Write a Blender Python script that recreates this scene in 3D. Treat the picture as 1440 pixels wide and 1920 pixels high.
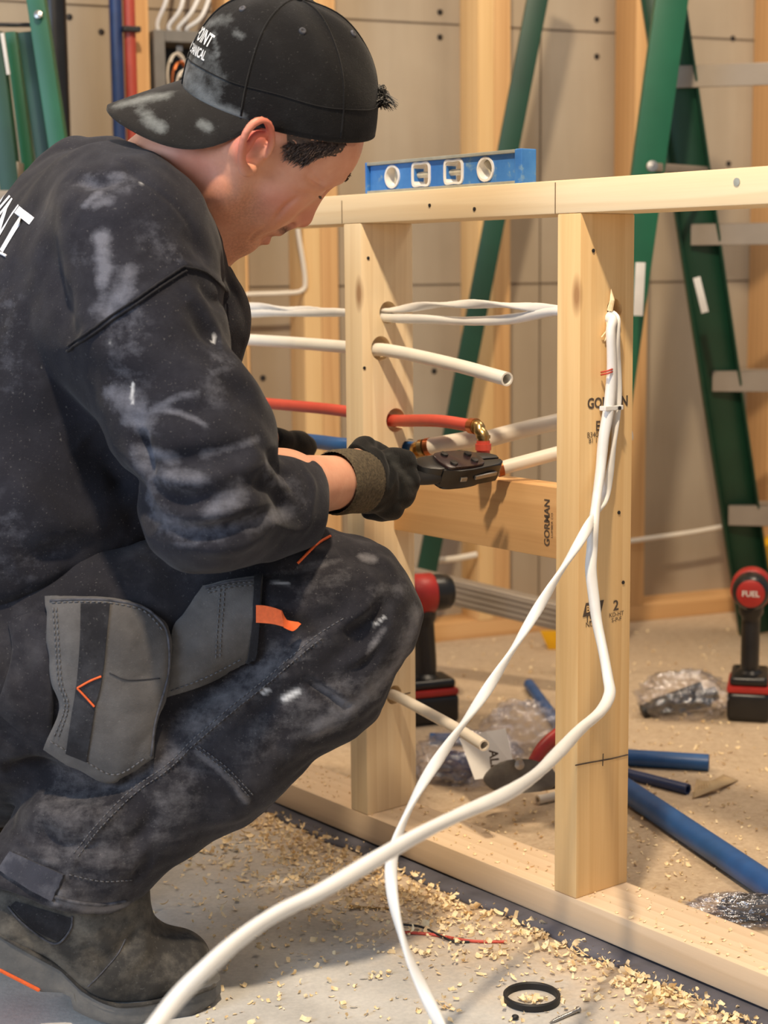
import bpy, bmesh, math, random
import numpy as np
from mathutils import Vector, Matrix
from mathutils.bvhtree import BVHTree
random.seed(4)
rng = np.random.default_rng(7)
SC = bpy.context.scene
for _o in list(bpy.data.objects): bpy.data.objects.remove(_o)
COL = SC.collection
PI = math.pi

# ------------------------------------------------------------------ camera
CAM_H, F_PX, PITCH, ROLL = 0.79606, 3135.88, 0.142473, -0.009606
cam_d = bpy.data.cameras.new('camera'); cam = bpy.data.objects.new('camera', cam_d); COL.objects.link(cam)
_F = Vector((0, math.cos(PITCH), -math.sin(PITCH))); _R0 = Vector((1, 0, 0)); _U0 = _R0.cross(_F)
_R = _R0*math.cos(ROLL) + _U0*math.sin(ROLL); _U = -_R0*math.sin(ROLL) + _U0*math.cos(ROLL)
_m = Matrix.Identity(4)
for _i in range(3): _m[_i][0] = _R[_i]; _m[_i][1] = _U[_i]; _m[_i][2] = -_F[_i]
_m[2][3] = CAM_H
cam.matrix_world = _m
CAM = Vector((0, 0, CAM_H))
cam_d.sensor_fit = 'VERTICAL'; cam_d.lens = 50; cam_d.sensor_height = 50*1920/F_PX
cam_d.clip_start = .05; cam_d.clip_end = 60
cam_d.dof.use_dof = True; cam_d.dof.focus_distance = 1.9; cam_d.dof.aperture_fstop = 50/10.0
SC.camera = cam
# ------------------------------------------------------------------ light and exposure
SC.view_settings.view_transform = 'Standard'; SC.view_settings.look = 'None'
SC.view_settings.gamma = 1; SC.view_settings.use_curve_mapping = False
SC.view_settings.exposure = -0.02
W = bpy.data.worlds.new('world'); SC.world = W; W.use_nodes = True
W.node_tree.nodes['Background'].inputs[0].default_value = (.93, .95, 1, 1)
W.node_tree.nodes['Background'].inputs[1].default_value = .30
def area(name, loc, target, size, power, color):
    l = bpy.data.lights.new(name, 'AREA'); l.shape = 'DISK'; l.size = size; l.energy = power; l.color = color
    o = bpy.data.objects.new(name, l); COL.objects.link(o); o.location = loc
    o.rotation_euler = (Vector(target)-Vector(loc)).to_track_quat('-Z', 'Y').to_euler(); return o
area('work_lamp', (-.10, .76, 2.70), (.2, 2.2, .5), .14, 78, (1, .81, .58))
area('ceiling_lamp', (1.2, 3.0, 2.9), (1.0, 3.2, 0), .7, 33, (1, .80, .58))
area('side_ceiling_lamp', (-1.2, 3.0, 2.9), (-.8, 3.1, 0), .7, 25, (1, .80, .60))
area('doorway_daylight', (-1.9, .1, 1.3), (-.2, 1.9, .5), 1.2, 40, (.62, .78, 1))

# ------------------------------------------------------------------ geometry helpers
def ray(px, py):
    return (_F + _R*((px-720)/F_PX) + _U*((960-py)/F_PX))
def P(px, py, Y):
    d = ray(px, py); return CAM + d*(Y/d.y)
def FL(px, py, z=0.0):
    d = ray(px, py); return CAM + d*((z-CAM_H)/d.z)
def proj(p):
    d = Vector(p)-CAM; z = d.dot(_F); return (720+F_PX*d.dot(_R)/z, 960-F_PX*d.dot(_U)/z)
WA = .66865
WD = Vector((-math.sin(WA), math.cos(WA), 0)); ND = Vector((math.cos(WA), math.sin(WA), 0)); ZD = Vector((0, 0, 1))
C2 = Vector((.22685, 1.92819, 0)); SP = .40982; TOPZ = .89863
def WP(w, n, z): return C2 + WD*w + ND*n + ZD*z
def plane_hit(px, py, o, nrm):
    d = ray(px, py); return CAM + d*((o-CAM).dot(nrm)/d.dot(nrm))
def WN(px, py, n): return plane_hit(px, py, C2+ND*n, ND)
def WW(px, py, w): return plane_hit(px, py, C2+WD*w, WD)
_A = FL(860, 1200); _B = FL(1250, 1160)
BD = (_B-_A).normalized(); BN = Vector((BD.y, -BD.x, 0))      # BN points to the viewer
def BP(u, n, z): return _A + BD*u + BN*(n) + ZD*z
def BH(px, py, n=0): return plane_hit(px, py, _A+BN*n, BN)

def tag(o, label=None, cat=None, group=None, kind=None):
    if label: o['label'] = label
    if cat: o['category'] = cat
    if group: o['group'] = group
    if kind: o['kind'] = kind
    return o
def empty(name, loc=(0, 0, 0), label=None, cat=None, group=None, kind=None):
    o = bpy.data.objects.new(name, None); COL.objects.link(o); o.location = loc; o.empty_display_size = .02
    return tag(o, label, cat, group, kind)
def link(name, me, mats=None, parent=None, smooth=False):
    o = bpy.data.objects.new(name, me); COL.objects.link(o)
    if mats is not None:
        for m in (mats if isinstance(mats, (list, tuple)) else [mats]): me.materials.append(m)
    if smooth: me.polygons.foreach_set('use_smooth', [True]*len(me.polygons))
    if parent is not None:
        o.parent = parent
        pm = Matrix.Translation(parent.location) if parent.parent is None and parent.rotation_euler[:] == (0, 0, 0) else world_m(parent)
        o.matrix_parent_inverse = pm.inverted()
    return o
def world_m(o):
    m = o.matrix_basis.copy()
    while o.parent is not None:
        m = o.parent.matrix_basis @ o.matrix_parent_inverse @ m if o.parent.parent is None else world_m(o.parent) @ o.matrix_parent_inverse @ m
        break
    return m
def bm_obj(name, bm, mats, parent=None, smooth=False, auto=None):
    me = bpy.data.meshes.new(name); bmesh.ops.recalc_face_normals(bm, faces=bm.faces); bm.to_mesh(me); bm.free()
    o = link(name, me, mats, parent, smooth or auto is not None)
    if auto is not None: me.set_sharp_from_angle(angle=math.radians(auto))
    return o
def frame_m(o, x, z):
    x = Vector(x).normalized(); z = Vector(z); y = z.cross(x).normalized(); z = x.cross(y)
    m = Matrix.Identity(4)
    for i in range(3): m[i][0] = x[i]; m[i][1] = y[i]; m[i][2] = z[i]; m[i][3] = o[i]
    return m
def box_bm(bm, size, m=Matrix.Identity(4), bevel=0, seg=2, mi=0):
    r = bmesh.ops.create_cube(bm, size=1); vs = r['verts']
    bmesh.ops.scale(bm, vec=size, verts=vs)
    fs = list({f for v in vs for f in v.link_faces})
    if bevel:
        es = list({e for v in vs for e in v.link_edges})
        rr = bmesh.ops.bevel(bm, geom=es, offset=bevel, segments=seg, affect='EDGES', profile=.6)
        vs = list({v for f in rr['faces'] for v in f.verts} | {v for v in vs if v.is_valid})
        fs = list({f for v in vs for f in v.link_faces})
    for f in fs: f.material_index = mi
    bmesh.ops.transform(bm, matrix=m, verts=vs)
    return vs
def catmull(pts, n=8):
    pts = [Vector(p) for p in pts]; out = []
    ext = [pts[0]*2-pts[1]] + pts + [pts[-1]*2-pts[-2]]
    for i in range(1, len(ext)-2):
        p0, p1, p2, p3 = ext[i-1:i+3]
        for k in range(n):
            t = k/n
            out.append(.5*((2*p1)+(p2-p0)*t+(2*p0-5*p1+4*p2-p3)*t*t+(3*p1-3*p2+p3-p0)*t**3))
    out.append(pts[-1]); return out
def tube_bm(bm, path, r, seg=12, r2=None, twist=0.0, caps=True, mi=0, up=None, prof=None):
    """sweep an oval (radii r, r2) or a profile along a path; twist in radians per metre; r may be a list"""
    path = [Vector(p) for p in path]; n = len(path)
    rr = r if isinstance(r, (list, tuple)) else [r]*n
    rb = rr if r2 is None else (r2 if isinstance(r2, (list, tuple)) else [r2]*n)
    t0 = (path[1]-path[0]).normalized()
    a = Vector(up) if up is not None else (Vector((0, 0, 1)) if abs(t0.z) < .9 else Vector((1, 0, 0)))
    u = (a - t0*a.dot(t0)).normalized(); rings = []; s = 0
    for i, p in enumerate(path):
        t = (path[min(i+1, n-1)]-path[max(i-1, 0)]).normalized()
        u = (u - t*u.dot(t)).normalized(); v = t.cross(u)
        if i: s += (path[i]-path[i-1]).length
        ca, sa = math.cos(twist*s), math.sin(twist*s); uu = u*ca+v*sa; vv = v*ca-u*sa
        if prof: ring = [bm.verts.new(p+uu*(x*rr[i])+vv*(y*rr[i])) for x, y in prof]
        else: ring = [bm.verts.new(p+uu*(math.cos(2*PI*k/seg)*rr[i])+vv*(math.sin(2*PI*k/seg)*rb[i])) for k in range(seg)]
        rings.append(ring)
    m = len(rings[0])
    for i in range(n-1):
        for k in range(m):
            f = bm.faces.new((rings[i][k], rings[i][(k+1) % m], rings[i+1][(k+1) % m], rings[i+1][k])); f.material_index = mi
    if caps:
        for rg in (rings[0], rings[-1]):
            try: f = bm.faces.new(rg); f.material_index = mi
            except ValueError: pass
    return rings
def tube(name, path, r, mat, parent=None, **k):
    bm = bmesh.new(); tube_bm(bm, path, r, **k); return bm_obj(name, bm, mat, parent, auto=50)
def pipe_bm(bm, path, r, wall=.0022, seg=20, mi=0, mi2=0):
    """a hollow pipe with open ends"""
    A = tube_bm(bm, path, r, seg=seg, caps=False, mi=mi); B = tube_bm(bm, path, r-wall, seg=seg, caps=False, mi=mi2)
    for e in (0, -1):
        for k in range(seg):
            f = bm.faces.new((A[e][k], A[e][(k+1) % seg], B[e][(k+1) % seg], B[e][k])); f.material_index = mi
def lathe_bm(bm, prof, m=Matrix.Identity(4), seg=24, mi=0):
    """prof: (radius, height) pairs about local Z"""
    rings = []
    for r, h in prof:
        rings.append([bm.verts.new(m @ Vector((r*math.cos(2*PI*k/seg), r*math.sin(2*PI*k/seg), h))) for k in range(seg)])
    for i in range(len(rings)-1):
        for k in range(seg):
            f = bm.faces.new((rings[i][k], rings[i][(k+1) % seg], rings[i+1][(k+1) % seg], rings[i+1][k])); f.material_index = mi
    for rg in (rings[0], rings[-1]):
        f = bm.faces.new(rg); f.material_index = mi
def prism_bm(bm, poly, h, m=Matrix.Identity(4), bevel=0, mi=0, seg=2):
    """polygon in local XY extruded from z=-h/2 to h/2"""
    a = [bm.verts.new(m @ Vector((x, y, -h/2))) for x, y in poly]; b = [bm.verts.new(m @ Vector((x, y, h/2))) for x, y in poly]
    fs = [bm.faces.new(a[::-1]), bm.faces.new(b)]; n = len(poly)
    for i in range(n): fs.append(bm.faces.new((a[i], a[(i+1) % n], b[(i+1) % n], b[i])))
    for f in fs: f.material_index = mi
    if bevel:
        es = list({e for f in fs[:2] for e in f.edges})
        bmesh.ops.bevel(bm, geom=es, offset=bevel, segments=seg, affect='EDGES', profile=.6, material=-1)
def smooth_poly(poly, n=5):
    p = [Vector((x, y, 0)) for x, y in poly]; out = []; N = len(p)
    for i in range(N):
        p0, p1, p2, p3 = p[i-1], p[i], p[(i+1) % N], p[(i+2) % N]
        for k in range(n):
            t = k/n; q = .5*((2*p1)+(p2-p0)*t+(2*p0-5*p1+4*p2-p3)*t*t+(3*p1-3*p2+p3-p0)*t**3); out.append((q.x, q.y))
    return out
def boolean_cut(o, cutters):
    """cut solid cutters (a bmesh) out of object o, result stored as its plain mesh"""
    me = bpy.data.meshes.new('cut'); bmesh.ops.recalc_face_normals(cutters, faces=cutters.faces); cutters.to_mesh(me); cutters.free()
    c = bpy.data.objects.new('cut', me); COL.objects.link(c)
    md = o.modifiers.new('b', 'BOOLEAN'); md.object = c; md.operation = 'DIFFERENCE'; md.solver = 'EXACT'
    bpy.context.view_layer.update()
    ev = o.evaluated_get(bpy.context.evaluated_depsgraph_get()); nm = bpy.data.meshes.new_from_object(ev)
    o.modifiers.clear(); o.data = nm; bpy.data.objects.remove(c)
def text_bm(s, size, bold=0.0):
    cu = bpy.data.curves.new('t', 'FONT'); cu.body = s; cu.size = size; cu.offset = bold; cu.align_x = 'CENTER'; cu.align_y = 'CENTER'; cu.resolution_u = 3
    o = bpy.data.objects.new('t', cu); COL.objects.link(o); bpy.context.view_layer.update()
    me = bpy.data.meshes.new_from_object(o.evaluated_get(bpy.context.evaluated_depsgraph_get()))
    bm = bmesh.new(); bm.from_mesh(me); bpy.data.objects.remove(o); bpy.data.meshes.remove(me); bmesh.ops.triangulate(bm, faces=bm.faces); return bm
def text_on(name, s, size, m, mat, parent, bold=0.0, sx=1.0):
    bm = text_bm(s, size, bold); bmesh.ops.scale(bm, vec=(sx, 1, 1), verts=bm.verts); bmesh.ops.transform(bm, matrix=m, verts=bm.verts)
    me = bpy.data.meshes.new(name); bm.to_mesh(me); bm.free(); return link(name, me, mat, parent)

# ------------------------------------------------------------------ materials
def s2l(c): return tuple(((v/255+.055)/1.055)**2.4 if v/255 > .04045 else v/255/12.92 for v in c)
class NT:
    def __init__(s, name):
        s.m = bpy.data.materials.new(name); s.m.use_nodes = True; s.t = s.m.node_tree; s.b = s.t.nodes['Principled BSDF']; s.tc = s.n('ShaderNodeTexCoord')
    def n(s, t, **k):
        x = s.t.nodes.new(t)
        for a, b in k.items(): setattr(x, a, b)
        return x
    def set(s, x, i, v):
        if hasattr(v, 'is_output') or isinstance(v, bpy.types.NodeSocket): s.t.links.new(v, x.inputs[i])
        else: x.inputs[i].default_value = v
        return x
    def mapv(s, scale=(1, 1, 1), rot=(0, 0, 0), src='Object'):
        x = s.n('ShaderNodeMapping'); s.set(x, 0, s.tc.outputs[src]); x.inputs['Scale'].default_value = scale; x.inputs['Rotation'].default_value = rot; return x.outputs[0]
    def noise(s, scale, detail=4, rough=.55, vec=None, dist=0):
        x = s.n('ShaderNodeTexNoise'); s.set(x, 'Vector', vec if vec is not None else s.tc.outputs['Object']); x.inputs['Scale'].default_value = scale
        x.inputs['Detail'].default_value = detail; x.inputs['Roughness'].default_value = rough; x.inputs['Distortion'].default_value = dist; return x.outputs[0]
    def ramp(s, f, stops):
        x = s.n('ShaderNodeValToRGB'); s.set(x, 0, f); e = x.color_ramp.elements
        while len(e) < len(stops): e.new(.5)
        for i, (p, c) in enumerate(stops): e[i].position = p; e[i].color = (*(c if len(c) == 3 else c[:3]), 1)
        return x.outputs[0]
    def mix(s, f, a, b, bt='MIX'):
        x = s.n('ShaderNodeMix', data_type='RGBA', blend_type=bt); s.set(x, 0, f)
        for i, v in ((6, a), (7, b)): s.set(x, i, v if isinstance(v, bpy.types.NodeSocket) else (*v[:3], 1))
        return x.outputs[2]
    def math(s, op, a, b=0.0):
        x = s.n('ShaderNodeMath', operation=op); s.set(x, 0, a); s.set(x, 1, b); return x.outputs[0]
    def attr(s, name):
        x = s.n('ShaderNodeAttribute'); x.attribute_name = name; return x.outputs['Fac']
    def bump(s, h, strength=.3, dist=.002):
        x = s.n('ShaderNodeBump'); s.set(x, 'Height', h); x.inputs['Strength'].default_value = strength; x.inputs['Distance'].default_value = dist
        s.t.links.new(x.outputs[0], s.b.inputs['Normal']); return x
    def out(s, col, rough=.6, **k):
        s.set(s.b, 'Base Color', col if isinstance(col, bpy.types.NodeSocket) else (*col[:3], 1)); s.set(s.b, 'Roughness', rough)
        for a, b in k.items(): s.set(s.b, a.replace('_', ' '), b)
        return s.m
def plain(name, c, rough=.5, var=.12, scale=30, **k):
    n = NT(name); base = s2l(c)
    f = n.noise(scale, 3)
    col = n.ramp(f, [(.3, tuple(v*(1-var) for v in base)), (.7, tuple(min(1, v*(1+var)) for v in base))])
    return n.out(col, rough, **k)
def wood(name, light, dark, seed=0.0):
    n = NT(name)
    mp = n.n('ShaderNodeMapping'); n.set(mp, 0, n.tc.outputs['Object']); mp.inputs['Location'].default_value = (seed*3.7, seed, seed*.7); mp.inputs['Scale'].default_value = (1.0, 9, 9)
    big = n.noise(1.6, 2, .5, mp.outputs[0], .6)
    wv = n.n('ShaderNodeTexWave', wave_type='RINGS', rings_direction='X', wave_profile='SAW'); n.set(wv, 'Vector', mp.outputs[0]); wv.inputs['Scale'].default_value = 2.1
    wv.inputs['Distortion'].default_value = 5; wv.inputs['Detail'].default_value = 2; wv.inputs['Detail Scale'].default_value = .55
    fine = n.noise(1, 5, .6, n.mapv((6, 260, 260)))
    c = n.ramp(wv.outputs[0], [(0, s2l(light)), (.62, s2l([l*.62+d*.38 for l, d in zip(light, dark)])), (.9, s2l([l*.35+d*.65 for l, d in zip(light, dark)])), (1, s2l(light))])
    c = n.mix(n.ramp(big, [(.3, (.0,)*3), (.75, (.55,)*3)]), c, s2l([l*.75+d*.25 for l, d in zip(light, dark)]))
    c = n.mix(.22, c, n.ramp(fine, [(.3, s2l(dark)), (.65, s2l(light))]))
    vo = n.n('ShaderNodeTexVoronoi'); n.set(vo, 'Vector', n.mapv((3.2, 9, 9))); vo.inputs['Scale'].default_value = 1.0
    kn = n.ramp(vo.outputs['Distance'], [(.035, (1, 1, 1)), (.09, (0, 0, 0))])
    c = n.mix(n.math('MULTIPLY', kn, .75), c, s2l((132, 84, 44)))
    n.bump(fine, .12, .0008)
    return n.out(c, .62, Specular_IOR_Level=.3)
M_wood = wood('pine_lumber', (238, 204, 150), (212, 168, 110))
M_wood_shade = wood('shade_toned_pine_lumber', (226, 202, 172), (204, 176, 142), 3.7)  # cool shade near the floor put into the bottom plate's colour
M_woodp = wood('pale_pine_lumber', (240, 218, 180), (218, 190, 148), 2.3)
M_woodb = wood('spruce_lumber', (220, 176, 122), (190, 142, 92), 5.1)
M_ink = plain('stamp_ink', (84, 70, 58), .8, .25, 200)
M_pencil = plain('pencil_mark', (120, 98, 74), .8)
M_white_cable = plain('white_cable_jacket', (228, 226, 222), .38, .03, 60)
M_white_pipe = plain('white_plastic_pipe', (232, 228, 218), .35, .03)
M_cream_pipe = plain('cream_plastic_pipe', (222, 212, 196), .4, .03)
M_red_pipe = plain('red_plastic_pipe', (198, 76, 60), .4, .08)
M_blue_pipe = plain('blue_plastic_pipe', (38, 84, 140), .4, .15)
M_dblue_pipe = plain('dark_blue_plastic_pipe', (34, 54, 98), .4, .15)
M_green = plain('green_fibreglass', (24, 92, 64), .42, .14, 8)
M_dgreen = plain('dark_green_fibreglass', (18, 62, 44), .45, .2, 8)
M_alu = plain('aluminium_step', (150, 138, 124), .5, .08, 12, Metallic=.25)
M_dmetal = plain('dark_metal', (70, 68, 68), .35, .2, 40, Metallic=.8)
M_steel = plain('steel', (170, 168, 166), .3, .1, 40, Metallic=.9)
M_brass = plain('brass', (188, 156, 104), .3, .12, 40, Metallic=.95)
M_copper = plain('copper', (190, 110, 66), .3, .12, 40, Metallic=.9)
M_black = plain('black_rubber', (26, 26, 28), .55, .3)
M_blackp = plain('black_plastic', (26, 25, 26), .32, .25)
M_red_tool = plain('red_tool_plastic', (166, 38, 32), .42, .15)
M_yellow = plain('yellow_plastic', (226, 170, 20), .4, .1)
M_white_label = plain('white_label', (214, 210, 204), .6, .06)
M_gasket = plain('grey_foam_gasket', (84, 83, 92), .75, .25, 22)
def lev():
    n = NT('blue_painted_metal'); c = n.ramp(n.noise(24, 4), [(.3, s2l((44, 106, 184))), (.7, s2l((74, 136, 206)))]); c = n.mix(n.ramp(n.noise(46, 5, .7), [(.56, (0, 0, 0)), (.68, (.6,)*3)]), c, s2l((150, 178, 170))); return n.out(c, .4)
M_level = lev()
M_levedge = plain('scuffed_metal_edge', (176, 178, 168), .4, .16, 40, Metallic=.4)
M_vial = plain('vial_plastic', (190, 184, 164), .2, .15, 80)
M_white_plastic = plain('white_plastic', (228, 226, 222), .4, .05)
M_grey_box = plain('grey_painted_metal', (116, 112, 106), .5, .1)
def clear_film():
    n = NT('clear_film'); n.bump(n.noise(26, 5, .65), 1, .012)
    tr = n.n('ShaderNodeBsdfTransparent'); tr.inputs[0].default_value = (.93, .93, .95, 1)
    gl = n.n('ShaderNodeBsdfGlossy'); gl.inputs[0].default_value = (.9, .92, 1, 1); gl.inputs['Roughness'].default_value = .18
    bp = [x for x in n.t.nodes if x.type == 'BUMP'][0]; n.t.links.new(bp.outputs[0], gl.inputs['Normal'])
    mx = n.n('ShaderNodeMixShader'); n.set(mx, 0, n.ramp(n.noise(18, 4, .6), [(.3, (.05,)*3), (.7, (.34,)*3)]))
    n.t.links.new(tr.outputs[0], mx.inputs[1]); n.t.links.new(gl.outputs[0], mx.inputs[2])
    n.t.links.new(mx.outputs[0], n.t.nodes['Material Output'].inputs[0]); return n.m
M_film = clear_film()
def concrete():
    n = NT('dusty_concrete')
    big = n.noise(1.3, 4, .6); mid = n.noise(9, 5, .65); fine = n.noise(160, 3, .6)
    c = n.ramp(mid, [(.3, s2l((176, 174, 170))), (.7, s2l((210, 208, 203)))])
    # fallen sawdust lies along the framing and thins out towards the open floor
    sep = n.n('ShaderNodeSeparateXYZ'); n.set(sep, 0, n.tc.outputs['Object'])
    d = n.math('ADD', n.math('MULTIPLY', sep.outputs[0], ND.x), n.math('MULTIPLY', sep.outputs[1], ND.y))
    d = n.math('SUBTRACT', d, C2.dot(ND)-.30)
    d = n.math('ADD', n.math('MULTIPLY', d, 2.7), n.math('MULTIPLY', n.math('SUBTRACT', big, .5), 1.9))
    d = n.math('ADD', d, n.math('MULTIPLY', n.math('SUBTRACT', mid, .5), 1.1))
    f = n.ramp(d, [(.1, (0, 0, 0)), (.75, (.85,)*3)])
    c = n.mix(f, c, n.ramp(n.noise(60, 4, .7), [(.3, s2l((172, 142, 106))), (.7, s2l((202, 176, 140)))]))
    c = n.mix(.12, c, n.ramp(fine, [(.35, s2l((120, 110, 98))), (.65, s2l((226, 214, 196)))]))
    n.bump(n.math('ADD', mid, n.math('MULTIPLY', fine, .5)), .25, .004)
    return n.out(c, .82)
M_floor = concrete()
def drywall():
    n = NT('drywall_back')
    f = n.noise(2.2, 4, .55); g = n.noise(1.5, 5, .6, n.mapv((8, 8, .8)))
    c = n.ramp(f, [(.3, s2l((156, 142, 122))), (.7, s2l((178, 165, 145)))])
    c = n.mix(.25, c, n.ramp(g, [(.3, s2l((142, 122, 100))), (.7, s2l((184, 170, 150)))]))
    return n.out(c, .9)
M_dry = drywall()
M_seam = plain('dark_seam', (104, 90, 74), .9)
M_shaving = None
def shaving():
    n = NT('wood_shaving'); c = n.ramp(n.noise(120, 3), [(.3, s2l((236, 204, 150))), (.7, s2l((252, 234, 196)))]); return n.out(c, .7)
M_shaving = shaving()

# ================================================================== THE SETTING
bm = bmesh.new(); box_bm(bm, (12, 10, .1), Matrix.Translation((0, 2.2, -.05))); tag(bm_obj('floor', bm, M_floor), 'dusty concrete floor littered with sawdust', kind='structure')
U0, U1 = -3.4, 4.0; BWZ = 2.7
bm = bmesh.new(); box_bm(bm, (U1-U0, .02, BWZ), frame_m(BP((U0+U1)/2, -.099, BWZ/2), BD, ZD)); 
wall_back = tag(bm_obj('wall_back', bm, M_dry), 'unfinished stud wall with the grey brown back of drywall showing', kind='structure')
bm = bmesh.new()
def on_dry(px, py): return BH(px, py, -.089)
s1, s2, s3 = on_dry(660, 36), on_dry(1160, 77), on_dry(1400, 99)
zz = s1.z
for z_, (a, b) in ((zz, (-3.3, 3.9)), (on_dry(1250, 528).z, (-3.3, 3.9))):
    box_bm(bm, (b-a, .0015, .0035), frame_m(BP((a+b)/2, -.0885, z_), BD, ZD))
for px, py in ((871, 300), (1156, 300), (1412, 300), (552, 560), (1010, 1100)):
    q = on_dry(px, py); box_bm(bm, (.003, .0015, 2.6), frame_m(BP((q-_A).dot(BD), -.0885, 1.3), BD, ZD))
bm_obj('seam', bm, M_seam, wall_back)
for px, py in ((825, 23), (825, 70), (1119, 37), (1119, 106), (1374, 72), (1366, 307), (814, 696), (493, 709), (130, 32), (190, 60)):
    q = on_dry(px, py); bm = bmesh.new(); lathe_bm(bm, [(.0001, .002), (.006, .0015), (.0065, 0)], frame_m(q, BD, BN)); bm_obj('drywall_screw', bm, M_dmetal, wall_back)
def lumber(name, p0, axis, z, size, mat, parent, label=None, bevel=.0022):
    """length along local X from p0; size=(length, y, z); the object keeps its own frame so that the grain follows it"""
    bm = bmesh.new(); L, a, b = size; box_bm(bm, (L, a, b), Matrix.Translation((L/2, 0, 0)), bevel, 2)
    me = bpy.data.meshes.new(name); bm.to_mesh(me); bm.free(); me.materials.append(mat)
    o = bpy.data.objects.new(name, me); COL.objects.link(o); o.matrix_world = frame_m(p0, axis, z)
    if parent: o.parent = parent; o.matrix_parent_inverse = world_m(parent).inverted()
    me.polygons.foreach_set('use_smooth', [True]*len(me.polygons)); me.set_sharp_from_angle(angle=.6)
    if label: o['label'] = label
    return o
pl = lumber('bottom_plate', BP(U0, -.0445, .019), BD, ZD, (U1-U0, .089, .038), M_woodb, wall_back)
for i, (px, dbl) in enumerate(((295, 0), (468, 0), (636, 1), (957, 1), (1214, 0), (1470, 0))):
    q = BH(px, 600, 0); u = (q-_A).dot(BD)
    lumber('stud', BP(u-.019, -.0445, .038), ZD, BD, (BWZ-.04, .089, .038), M_woodb, wall_back)
    if dbl: lumber('stud', BP(u-.0575, -.0445, .038), ZD, BD, (BWZ-.04, .089, .038), M_wood, wall_back)
# thin pale cable stapled across the back wall at its foot and a loop left of the middle studs
def wallcable(pts, r=.005, n=.004): return tube('wall_cable', catmull([BH(x, y, n) for x, y in pts], 6), r, M_cream_pipe, None)
tag(wallcable([(1040, 1032), (1130, 1022), (1215, 1010), (1300, 998), (1370, 985)], .006), 'pale cable run level along the back wall behind the large green ladder', 'cable')
tag(wallcable([(556, 400), (560, 440), (572, 520), (566, 545), (530, 550), (470, 552), (400, 556)], .005), 'thin pale cable bending beside the double stud of the back wall', 'cable')
tag(wallcable([(800, 1052), (850, 1048), (893, 1040)], .007), 'short pale pipe stub low on the back wall beside the double stud', 'pipe')

# ================================================================== THE HALF-HEIGHT FRAME
hw = empty('half_wall_frame', C2, 'half-height pine stud wall frame standing on the floor with a level on top', 'wall frame')
TB, GK = .038, .008; ZB = GK+TB
tp = lumber('top_plate', WP(-.75, .0445, TOPZ-.019), WD, ZD, (2.1, .089, .038), M_woodp, hw, 'pale pine top plate')
bp = lumber('bottom_plate', WP(-.75, .0445, GK+.019), WD, ZD, (2.1, .089, .038), M_wood_shade, hw, 'pine bottom plate on grey foam')
SL = TOPZ-.038-ZB
def cyl_cut(bm, c, axis, r, L=.2):
    m = frame_m(c, Vector(axis).orthogonal(), axis); bmesh.ops.create_cone(bm, cap_ends=True, segments=28, radius1=r, radius2=r, depth=L, matrix=m)
studs = []
HOLES = {1: [((728, 586), .0150), ((714, 653), .0165), ((742, 788), .0165), ((768, 842), .0145), ((739, 1303), .0135)], 2: [((1152, 580), .0125)], 3: []}
for k, w0 in ((2, 0), (1, SP), (3, 2*SP)):
    o = lumber('stud', WP(w0+.019, .0445, ZB), ZD, WD, (SL, .089, .038), M_wood if k != 1 else M_woodp, hw, {1: 'stud with five drilled holes', 2: 'stud with stamped lettering and cables', 3: None}[k])
    if HOLES[k]:
        c = bmesh.new()
        for (px, py), r in HOLES[k]:
            q = WW(px, py, w0); cyl_cut(c, q, WD, r)
        boolean_cut(o, c)
    studs.append(o)
lumber('blocking', WP(.038+.0005, .070, .533-.0445), WD, ZD, (SP-.039, .038, .089), M_woodb, hw, 'flat blocking board between the two studs')
# layout pencil lines, nails and stamps
def mark_on_front(px, py0, py1, wd=.0012):
    a = WN(px, py0, -.0004); b = WN(px, py1, -.0004); c = (a+b)/2; bm = bmesh.new(); box_bm(bm, (wd, .0004, abs(a.z-b.z)), frame_m(c, WD, ZD)); bm_obj('pencil_line', bm, M_pencil, hw)
mark_on_front(641, 376, 419); mark_on_front(1041, 342, 401)
for px, py, r, mt in ((806, 385, .0022, M_dmetal), (890, 392, .0024, M_dmetal), (1382, 341, .0042, M_levedge)):
    bm = bmesh.new(); lathe_bm(bm, [(.0001, .0012), (r, .001), (r, -.001)], frame_m(WN(px, py, 0), WD, -ND)); bm_obj('nail', bm, mt, hw)
for px, py, w0 in ((1112, 470, 0), (1160, 961, 0), (1168, 1092, 0), (683, 690, SP), (690, 484, SP)):
    bm = bmesh.new(); lathe_bm(bm, [(.0001, .0012), (.0022, .001), (.0022, -.001)], frame_m(WW(px, py, w0), ND, -WD)); bm_obj('nail', bm, M_dmetal, hw)
FACE = lambda px, py, w=-.0005: frame_m(WW(px, py, w), ND, ZD) @ Matrix.Rotation(PI/2, 4, 'X')
for s_, px, py, sz, bd, sx in (('GORMAN', 1140, 755, .0168, .0005, .92), ('NL', 1131, 766, .007, 0, 1), ('ELITE', 1137, 798, .0160, .0003, .95), ('B340419', 1119, 815, .009, 0, 1), ('B1 1134', 1119, 826, .008, 0, 1),
                               ('15', 1105, 1161, .0125, .0002, 1), ('NLGA', 1112, 1170, .0085, 0, 1.1), ('2', 1155, 1136, .0175, .0003, 1.1), ('KD-HT', 1156, 1152, .0075, 0, 1.1), ('S-P-F', 1156, 1162, .0075, 0, 1.1)):
    text_on('lettering', s_, sz, FACE(px, py), M_ink, hw, bd, sx)
bm = bmesh.new(); m0 = FACE(1112, 1141); prism_bm(bm, [(-.017, -.008), (-.012, .008), (.018, .008), (.013, -.008)], .0004, m0); bm_obj('stamp_block', bm, M_ink, hw)
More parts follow.
